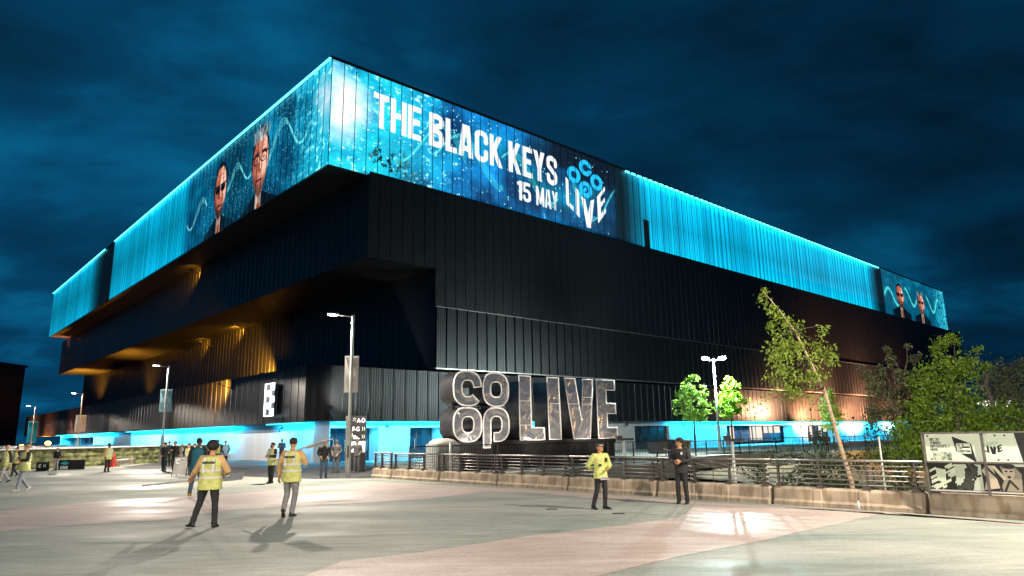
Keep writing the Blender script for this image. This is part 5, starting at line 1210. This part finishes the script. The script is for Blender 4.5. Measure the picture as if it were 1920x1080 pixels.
def person(px_, foot, headtop, yaw, label, top='black', legs='black', skin='light', vest=None, hair='short', shoes='boots', pose={}, girth=1.0, near=False, text=None, group='stewards and staff on the forecourt', z=0.0, Hh=None, face=True, sleeves=None, curl=.35, xf=None, stripes=True, long_top=False):
    base_ = gp(xf if xf else px_, foot, z) if not isinstance(px_, Vector) else px_
    H = Hh or (foot - headtop) / max(5, foot - hor(px_)) * CH
    k = H / 1.76
    root = thing('person', label, 'person', base_, R(yaw), group)
    p = dict(DEF); p.update(pose); vox = .0125 if near else .016
    S = lambda q: tuple(c * k for c in q)
    g = {a: (S(b_) if isinstance(b_, tuple) else b_) for a, b_ in p.items()}
    pel, neck = V(*g['pel']), V(*g['neck']); hd = V(*g['head']); yw = p.get('look', 0)
    hr = Matrix.Rotation(R(yw), 3, 'Z') @ Matrix.Rotation(R(-p.get('nod', 0)), 3, 'X')
    def torso(mb, spec, off, g_=girth):
        rings = []
        for t_, rx, ry in spec:
            c = pel.lerp(neck, t_); ax = (V(*g['sR']) - V(*g['sL'])); ax.z *= .5; ax = Vector((1, 0, 0)).lerp(ax.normalized(), max(0, min(1, t_))).normalized(); ay = Vector((0, 0, 1)).cross(ax)
            rings.append([c + ax * (rx * g_ + off) * k * math.copysign(abs(math.cos(a)) ** .85, math.cos(a)) + ay * (ry * g_ + off) * k * math.copysign(abs(math.sin(a)) ** .9, math.sin(a)) for a in [2 * math.pi * i / 20 for i in range(20)]])
        mb.loft(rings)
    TS = [(-.10, .150, .105), (0, .165, .115), (.20, .155, .108), (.40, .15, .105), (.62, .165, .115), (.80, .178, .115), (.90, .165, .10), (.97, .105, .08), (1.03, .06, .06)]
    # ---- body
    mb = MB(); torso(mb, TS, -.01)
    for s_ in 'LR':
        sh, el, wr, kn, an = (V(*g[a + s_]) for a in 'sewka'); hp = pel + V((-.09 if s_ == 'L' else .09) * k, 0, -.02 * k)
        mb.tube([sh.lerp(neck, .35), sh, sh.lerp(el, .5), el, el.lerp(wr, .35), wr], [r * k for r in (.055, .052, .043, .036, .036, .024)], 10)
        mb.tube([hp, hp.lerp(kn, .5), kn, kn.lerp(an, .35), an], [r * k for r in (.085, .07, .05, .05, .034)], 10)
        ft = Matrix.Rotation(R(p['f' + s_]), 3, 'Z') @ V(0, 1, 0); mb.tube([an + V(0, 0, -.01), an + ft * .06 * k + V(0, 0, -.045 * k)], [.033 * k, .03 * k], 8)
    mb.tube([neck + V(0, 0, -.06 * k), hd + V(0, -.01, -.06 * k)], [.056 * k, .052 * k], 12)
    def hp_(x, y, z_): return hd + hr @ (V(x, y, z_) * k)
    mb.ell(hp_(0, -.008, .015), (.077 * k, .097 * k, .105 * k), 16, 12, rot=hr); mb.ell(hp_(0, .022, -.055), (.056 * k, .062 * k, .062 * k), 14, 10, rot=hr)
    ex = MB()
    ex.loft([[hp_(x * w_, y, z_) for x, z0 in ((-1, 0), (1, 0), (.6, .3), (-.6, .3))] for (w_, y, z_) in ((.006, .083, .018), (.013, .106, -.022), (.011, .082, -.032))])
    for s_ in (-1, 1):
        ex.ell(hp_(s_ * .076, -.005, -.005), (.011 * k, .02 * k, .03 * k), 8, 6, rot=hr)
        ex.ell(hp_(s_ * .031, .082, .006), (.013 * k, .010 * k, .007 * k), 8, 6, 1, rot=hr)
        ex.tube([hp_(s_ * .015, .088, .026), hp_(s_ * .045, .080, .027)], .004 * k, 5, 1)
    ex.ell(hp_(0, .078, -.055), (.022 * k, .009 * k, .006 * k), 8, 6, 2, rot=hr)
    if p.get('mask'): pass
    hl = {'L': p.get('pnL', (1, 0, 0)), 'R': p.get('pnR', (-1, 0, 0))}
    for s_ in 'LR':
        h_ = MB(); hand(h_, g['w' + s_], g['e' + s_], hl[s_], 1 if s_ == 'L' else -1, curl); c_ = V(*g['w' + s_])
        h_.v = [c_ + (q - c_) * k * 1.05 for q in h_.v]; ex.add(h_.v, h_.f, 0)
    remeshed(mb, 'body', [SK[skin], EYE, LIP], root, vox, 0, ex)
    # ---- trousers
    mb = MB(); torso(mb, [(-.13, .155, .115), (-.03, .168, .12), (.08, .165, .115)], .008)
    for s_ in 'LR':
        kn, an = V(*g['k' + s_]), V(*g['a' + s_]); hp = pel + V((-.088 if s_ == 'L' else .088) * k, 0, -.03 * k)
        mb.tube([hp, hp.lerp(kn, .3), hp.lerp(kn, .7), kn, kn.lerp(an, .35), kn.lerp(an, .8), an + V(0, 0, -.02 * k)], [r * k * (.85 + .15 * girth) for r in (.095, .098, .08, .068, .066, .060, .062)], 12)
    remeshed(mb, 'trousers', cloth(legs, (0, 0, 0)), root, vox, .008 if near else .006, None, rnd.random() * 50)
    # ---- jacket
    hem = -.26 if long_top else -.14
    mb = MB(); torso(mb, [(hem, .168, .128)] + TS[1:8] + [(1.0, .075, .075)], .018)
    def sleeve(mb):
        for s_ in 'LR':
            sh, el, wr = (V(*g[a + s_]) for a in 'sew')
            mb.tube([sh.lerp(neck, .45) + V(0, 0, -.02 * k), sh, sh.lerp(el, .3), sh.lerp(el, .8), el, el.lerp(wr, .3), wr.lerp(el, .06)], [r * k for r in (.064, .076, .073, .066, .064, .060, .044)], 12)
    if not sleeves: sleeve(mb)
    remeshed(mb, 'jacket', cloth(top, (0, 0, 0)), root, vox, .009 if near else .006, None, rnd.random() * 50)
    if sleeves:
        mb = MB(); sleeve(mb); remeshed(mb, 'sleeves', cloth(sleeves, (0, 0, 0)), root, vox, .008, None, rnd.random() * 50)
    if vest:
        mb = MB(); VS = [(-.34, .195, .145), (-.1, .186, .136), (0, .182, .132), (.2, .168, .122), (.4, .165, .12), (.62, .172, .126), (.80, .165, .122), (.92, .145, .105), (.99, .095, .082)]
        torso(mb, VS, .032); vm = cloth(vest, (0, 0, 0)); vo = remeshed(mb, 'vest', vm, root, vox, .009 if near else .005, None, rnd.random() * 50)
        if stripes:
            mb = MB()
            for t_ in (.14, .42) if near or True else (.1,):
                w_ = .038; a, b_ = [np.interp(t_, [v_[0] for v_ in VS], [v_[i] for v_ in VS]) for i in (1, 2)]
                torso(mb, [(t_ - w_, a, b_), (t_ + w_, a, b_)], .041)
            for s_ in (-1, 1):
                for yy in (-1, 1):
                    pts = [pel.lerp(neck, t_) + V(s_ * x * k, yy * (y + .041) * k * (1 if girth < 1.05 else girth), 0) for t_, x, y in ((.33, .10, .112), (.62, .105, .118), (.80, .10, .112), (.93, .085, .085))]
                    for q0, q1 in zip(pts[:-1], pts[1:]): mb.beam(q0, q1, .05 * k, .006, up=(0, yy, .2))
            mb.build('reflective_stripe', M['stripe'], vo)
        if text:
            me = text_mesh(text, .056 * k, .002, .95, .004, 'CENTER'); c = pel.lerp(neck, .70) + V(0, -(.126 * girth + .046) * k, 0)
            me.transform(frame(c, (1, 0, 0))); me.materials.clear(); me.materials.append(M['black']); link('lettering', me, vo)
    # ---- shoes
    for s_ in 'LR':
        an = V(*g['a' + s_]); tz = R(p['t' + s_]); fr = Matrix.Rotation(R(p['f' + s_]), 3, 'Z') @ Matrix.Rotation(tz, 3, 'X'); mb = MB()
        q = lambda x, y, z_: an + fr @ (V(x, y, z_ - .085) * k)
        rings = []
        for (y, wx, zt) in ((-.075, .028, .07), (-.055, .036, .10), (0, .040, .115), (.05, .043, .085), (.11, .048, .062), (.16, .042, .05), (.19, .022, .035)):
            rings.append([q(math.cos(a) * wx, y, max(0.004, zt * .5 + zt * .5 * math.sin(a))) for a in [2 * math.pi * i / 12 for i in range(12)]])
        mb.loft(rings); mb.build('shoe', cloth(shoes, (0, 0, 0)), root, smooth=True)
    # ---- hair / hats
    mb = MB(); nm = 'hair'; hm = HAIR
    if hair == 'afro': mb.ell(hp_(0, -.02, .055), (.125 * k, .125 * k, .122 * k), 28, 20); 
    elif hair == 'beanie': mb.ell(hp_(0, -.015, .045), (.090 * k, .112 * k, .094 * k), 18, 12, rot=hr); nm = 'beanie'; hm = CL['black']
    elif hair == 'cap': mb.ell(hp_(0, -.01, .05), (.086 * k, .108 * k, .080 * k), 18, 12, rot=hr); mb.ell(hp_(0, .115, .045), (.065 * k, .062 * k, .010 * k), 12, 6, rot=hr); nm = 'cap'; hm = CL['darkgrey']
    elif hair == 'palecap': mb.ell(hp_(0, -.01, .05), (.086 * k, .108 * k, .080 * k), 18, 12, rot=hr); mb.ell(hp_(0, .115, .045), (.065 * k, .062 * k, .010 * k), 12, 6, rot=hr); nm = 'cap'; hm = CL['palegrey']
    elif hair == 'police':
        mb.ell(hp_(0, -.005, .055), (.092 * k, .108 * k, .062 * k), 18, 10, rot=hr); mb.tube([hp_(0, -.005, .06), hp_(0, 0, .105)], [.098 * k, .118 * k], 18); mb.ell(hp_(0, 0, .108), (.122 * k, .128 * k, .022 * k), 18, 8, rot=hr); mb.ell(hp_(0, .10, .045), (.070 * k, .055 * k, .010 * k), 12, 6, rot=hr); nm = 'police_cap'; hm = CL['black']
    elif hair == 'sandy': mb.ell(hp_(0, -.022, .038), (.085 * k, .102 * k, .092 * k), 18, 12, rot=hr); hm = HAIRG
    elif hair == 'bald': mb = None
    else: mb.ell(hp_(0, -.022, .040), (.086 * k, .104 * k, .094 * k), 18, 12, rot=hr)
    if mb is not None:
        if nm == 'hair': mb.v = [q + Vector((noise.noise(q * 40), noise.noise(q * 40 + V(5, 0, 0)), noise.noise(q * 40 + V(0, 9, 0)))) * .008 for q in mb.v]
        ho = mb.build(nm, hm, root, smooth=True)
        if hair == 'police':
            m = MB(); m.tube([hp_(0, -.005, .058), hp_(0, 0, .085)], [.100 * k, .106 * k], 20); m.build('chequered_band', M['stripe'], ho)
    if p.get('beard'):
        m = MB(); m.ell(hp_(0, .040, -.078), (.058 * k, .062 * k, .050 * k), 14, 10, rot=hr); m.build('beard', HAIR, root, smooth=True)
    root['k'] = k
    return root, k
def world_of(o, q, k=1): return MW[o.name] @ (V(*q) * k)

walkA = dict(kL=(-.11, .16, .53), aL=(-.12, .24, .10), kR=(.11, .05, .50), aR=(.115, -.26, .13), tR=-28, eL=(-.27, -.08, 1.14), wL=(-.29, -.06, .90), eR=(.26, .0, 1.14), wR=(.27, .16, .93))
folded = dict(eL=(-.27, .05, 1.15), wL=(-.04, .22, 1.19), eR=(.27, .05, 1.14), wR=(.06, .24, 1.16))
holding = dict(eL=(-.24, .05, 1.14), wL=(-.07, .27, 1.15), eR=(.24, .05, 1.14), wR=(.07, .26, 1.13), nod=-18)
pockets = dict(eL=(-.27, -.05, 1.15), wL=(-.17, .14, .98), eR=(.27, -.05, 1.15), wR=(.17, .14, .98))
handsdown = dict(eL=(-.25, -.02, 1.13), wL=(-.10, .19, .93), eR=(.25, -.02, 1.13), wR=(.10, .19, .93))

# the two stewards nearest the camera, seen from behind
P1, k1 = person(388, 989, 828, 4, 'steward seen from behind, hi-vis vest, black trousers, round black hair, holding a pole', 'tansleeve', 'black', 'tan', 'hivis', 'afro', near=True, text='RESPONSE', girth=1.12,
   pose=dict(kL=(-.19, .02, .50), aL=(-.30, -.03, .10), fL=55, kR=(.13, .0, .50), aR=(.15, -.02, .085), fR=-6, eL=(-.34, .06, 1.14), wL=(-.50, .27, 1.0), eR=(.34, .02, 1.14), wR=(.20, .24, 1.04), pnL=(0, -.2, -1), pnR=(-1, 0, -.3), look=8), long_top=True, curl=.9)
P2, k2 = person(543, 969, 816, -6, 'steward seen from behind, hi-vis vest, grey trousers, black cap, placard over the shoulder', 'tansleeve', 'greytrousers', 'tan', 'hivis', 'beanie', near=True, text='RESPONSE', Hh=1.92, girth=1.0,
   pose=dict(kL=(-.10, .03, .50), aL=(-.07, -.20, .16), tL=-38, kR=(.09, .04, .50), aR=(.05, -.02, .09), fL=18, fR=-8, eL=(-.29, -.02, 1.14), wL=(-.33, .06, .88), eR=(.26, .14, 1.17), wR=(.16, .30, 1.32), pnR=(-.5, 0, -1), look=6), curl=.5)
# placards
def placard(name, label, a, b_, board, bw, bh, tilt, parent_z=0):
    a, b_ = Vector(a), Vector(b_)
    t_ = thing(name, label, 'placard', a, group='placards carried by the two nearest stewards')
    m = MB(); m.tube([a, b_], .016, 8); m.build('handle', M['pole'], t_, world=True, smooth=True)
    d = (b_ - a).normalized(); up = Vector(tilt); up = (up - d * up.dot(d)).normalized(); n_ = d.cross(up)
    m = MB(); m.obox(Vector(board), d * bw / 2, up * bh / 2, n_ * .006); m.build('board', M['white'], t_, world=True)
hL = world_of(P1, (-.54, .32, .98), k1); Yb = hL.y
placard('placard', 'pole and flat board held low across the body of the steward with round black hair', atY(266, 911, Yb - .1), atY(430, 893, Yb + .35), atY(430, 895, Yb + .42), .62, .42, (.2, 1, .35))
hR = world_of(P2, (.16, .36, 1.38), k2)
placard('placard', 'white board on a stick carried over the shoulder of the steward in grey trousers', atY(509, 866, hR.y + .35), atY(585, 833, hR.y - .45), atY(597, 832, hR.y - .35), .66, .42, (.2, -1, .12))

person(508, 906, 829, 150, 'steward in a black beanie and hi-vis vest over black, looking down at papers', 'black', 'black', 'tan', 'hivis', 'beanie', near=True, sleeves='black', pose=dict(holding, kL=(-.12, .06, .50), aL=(-.16, .10, .09), beard=1))
pp = gp(508, 906); m = MB(); m.box((pp.x + .12, pp.y - .30, 1.22), (.30, .21, .01), .2); pb = m.build('clipboard', M['white'], label='white papers held by the steward in a black beanie', cat='papers')
person(656 - 50, 897, 825, 200, 'man in dark jumper, blue jeans and pale cap standing by the blue doors', 'black', 'jeans', 'tan', None, 'palecap', near=True, pose=dict(pockets))
person(629, 887, 824, 172, 'man in a dark grey coat and cap, hands low, left of the nearest lamp post', 'greycoat', 'greycoat', 'tan', None, 'cap', pose=dict(pockets, look=10), long_top=True)
person(668, 886, 824, 195, 'security man in a dark jacket and cap leaning with one hand on the lamp post', 'darkgrey', 'darkgrey', 'tan', None, 'cap', pose=dict(eR=(.36, .08, 1.22), wR=(.42, .22, 1.16), eL=(-.26, -.03, 1.14), wL=(-.16, .16, 1.0)))
person(200, 885, 831, 250, 'bearded steward with tan sleeves and a hi-vis vest standing sideways by the red block', 'tansleeve', 'black', 'dark', 'hivis', 'short', near=True, pose=dict(beard=1))
person(104, 882, 840, 178, 'boy in a black jacket and pale grey trousers by the planted wall', 'black', 'palegrey', 'light', None, 'cap', pose=dict(handsdown))
person(41, 921, 833, 150, 'sandy haired steward in a hi-vis vest and jeans walking at the left', 'black', 'palejeans', 'light', 'hivis', 'sandy', near=True, sleeves='black', shoes='whiteshoe', pose=dict(walkA, eR=(.27, .06, 1.16), wR=(.06, .25, 1.22), eL=(-.27, .06, 1.16), wL=(-.04, .24, 1.15), look=-30))
person(7, 905, 834, 150, 'bald steward in a hi-vis vest cut by the left edge of the photo', 'black', 'palegrey', 'light', 'hivis', 'bald', near=True, sleeves='black', pose=dict(walkA, look=-50), girth=1.15)
person(26, 893, 838, 160, 'steward in a hi-vis vest half hidden between the bald and the sandy haired steward', 'black', 'black', 'tan', 'hivis', 'short', sleeves='black', pose=dict(walkA))
# the group by the A-frame sign
person(306, 883, 829, 150, 'stout man in black with a red hood left of the A-frame sign', 'black', 'black', 'tan', None, 'short', girth=1.25, pose=dict(handsdown, look=-20), long_top=True)
person(325, 881, 827, 160, 'man in black over a pale shirt with folded arms in the group', 'black', 'black', 'tan', None, 'short', pose=dict(folded))
person(338, 880, 833, 195, 'shorter steward in a pale trimmed vest and cap right of the folded arms', 'black', 'black', 'tan', 'palegrey', 'cap', sleeves='black', pose=dict(folded), stripes=False)
person(350, 889, 831, 190, 'steward in an open yellow vest over pale blue with pale jeans behind the A-frame sign', 'paleblue', 'palejeans', 'light', 'hivis', 'short', sleeves='olive', pose=dict(pockets, look=-30))
person(361, 891, 832, 170, 'red faced man in a black jacket and pale blue vest in the group', 'black', 'black', 'light', 'paleblue', 'short', sleeves='black', pose=dict(handsdown), stripes=False)
person(366, 932, 819, 5, 'tall man in a teal vest and tan boots mostly hidden behind the nearest steward', 'teal', 'jeans', 'dark', 'teal', 'short', shoes='tanboots', sleeves='black', near=True, stripes=False, Hh=1.98, pose=dict(kL=(-.12, -.02, .50), aL=(-.12, -.16, .12)))
person(314, 874, 827, 175, 'man in dark clothes standing behind the stout man with the red hood', 'darkgrey', 'black', 'light', None, 'short', pose=dict(pockets))
person(392, 876, 829, 165, 'man in a black coat between the tall man in teal and the round haired steward', 'black', 'jeans', 'light', None, 'short', pose=dict(folded))
person(406, 872, 824, 180, 'steward in yellow vest with black sleeves just right of the round haired steward', 'hivis', 'black', 'dark', 'hivis', 'short', sleeves='black', stripes=False)
person(420, 877, 826, 215, 'steward in black with a white blue vest at the right end of the group', 'black', 'black', 'tan', 'paleblue', 'short', sleeves='black', stripes=False, pose=dict(handsdown))
person(527, 868, 823, 180, 'small figure lit blue against the cyan wall left of the doors', 'darkgrey', 'darkgrey', 'dark', None, 'short', pose=dict(folded))
# the two officers by the railing
PO, kp = person(1129, 955, 830, 205, 'officer in a yellow jacket, peaked cap and black trousers standing by the railing', 'yellowjacket', 'black', 'tan', None, 'police', near=True, girth=1.05, group='officers by the railing', curl=.5,
   pose=dict(kR=(.12, -.02, .51), aR=(.20, -.12, .09), kL=(-.09, .05, .51), aL=(-.09, .02, .09), fL=25, fR=0, eR=(.33, -.12, 1.15), wR=(.14, -.20, 1.03), eL=(-.26, .06, 1.15), wL=(-.12, .22, 1.08), look=45), long_top=True)
m = MB(); 
for i in range(9):
    for r_ in (0, 1):
        if (i + r_) % 2 == 0: m.box(((-.10 + i * .025) * kp, .174 * kp, (.80 + r_ * .03) * kp), (.025 * kp, .012, .024 * kp))
m.build('chequer', CL['black'], PO); m = MB(); m.box((0, .168 * kp, .815 * kp), (.24 * kp, .01, .08 * kp)); m.build('reflective_band', M['stripe'], PO)
m = MB(); m.box((-.10 * kp, .15 * kp, 1.30 * kp), (.05, .04, .10)); m.box((.10 * kp, .15 * kp, 1.16 * kp), (.06, .04, .06)); m.build('radio', CL['black'], PO)
PB, kb = person(1281, 945, 820, 150, 'officer in black with glasses holding a phone in both hands by the railing', 'black', 'black', 'tan', None, 'short', near=True, girth=1.08, group='officers by the railing', pose=dict(eL=(-.27, .04, 1.14), wL=(-.07, .26, 1.12), eR=(.27, .04, 1.14), wR=(.06, .27, 1.10), look=-80), curl=.7, long_top=True)
m = MB(); m.box((0, .38 * kb, 1.13 * kb), (.07, .14, .012)); m.build('phone', M['blacksteel'], label='phone held by the officer in black', cat='phone'); ph = sc.collection.objects[-1]
ph.matrix_basis = MW[PB.name]
m = MB(); m.box((-.09 * kb, .155 * kb, 1.33 * kb), (.05, .01, .07)); m.build('badge', M['stripe'], PB)
person(1272, 876, 823, 185, 'head and shoulders of a man in black behind the officer holding a phone', 'black', 'black', 'dark', None, 'beanie', pose={})
person(1366, 846, 824, 160, 'small blue lit figure near the rails left of the bright green young tree', 'darkgrey', 'darkgrey', 'dark', None, 'short', Hh=1.7)
person(821, 872, 826, 170, 'person in a bright hi-vis vest behind the fence beside the pale cabinet', 'hivis', 'black', 'light', 'hivis', 'short', stripes=True)
person(1560 - 8, 849, 821, 190, 'dark figure in front of the lit concourse window by the birch', 'black', 'black', 'dark', None, 'short', Hh=1.7)
finish_people()

for o in sc.collection.objects:
    if o.get('label') and len(o['label'].split()) > 16: print('LONGLABEL', o.name, o['label'])
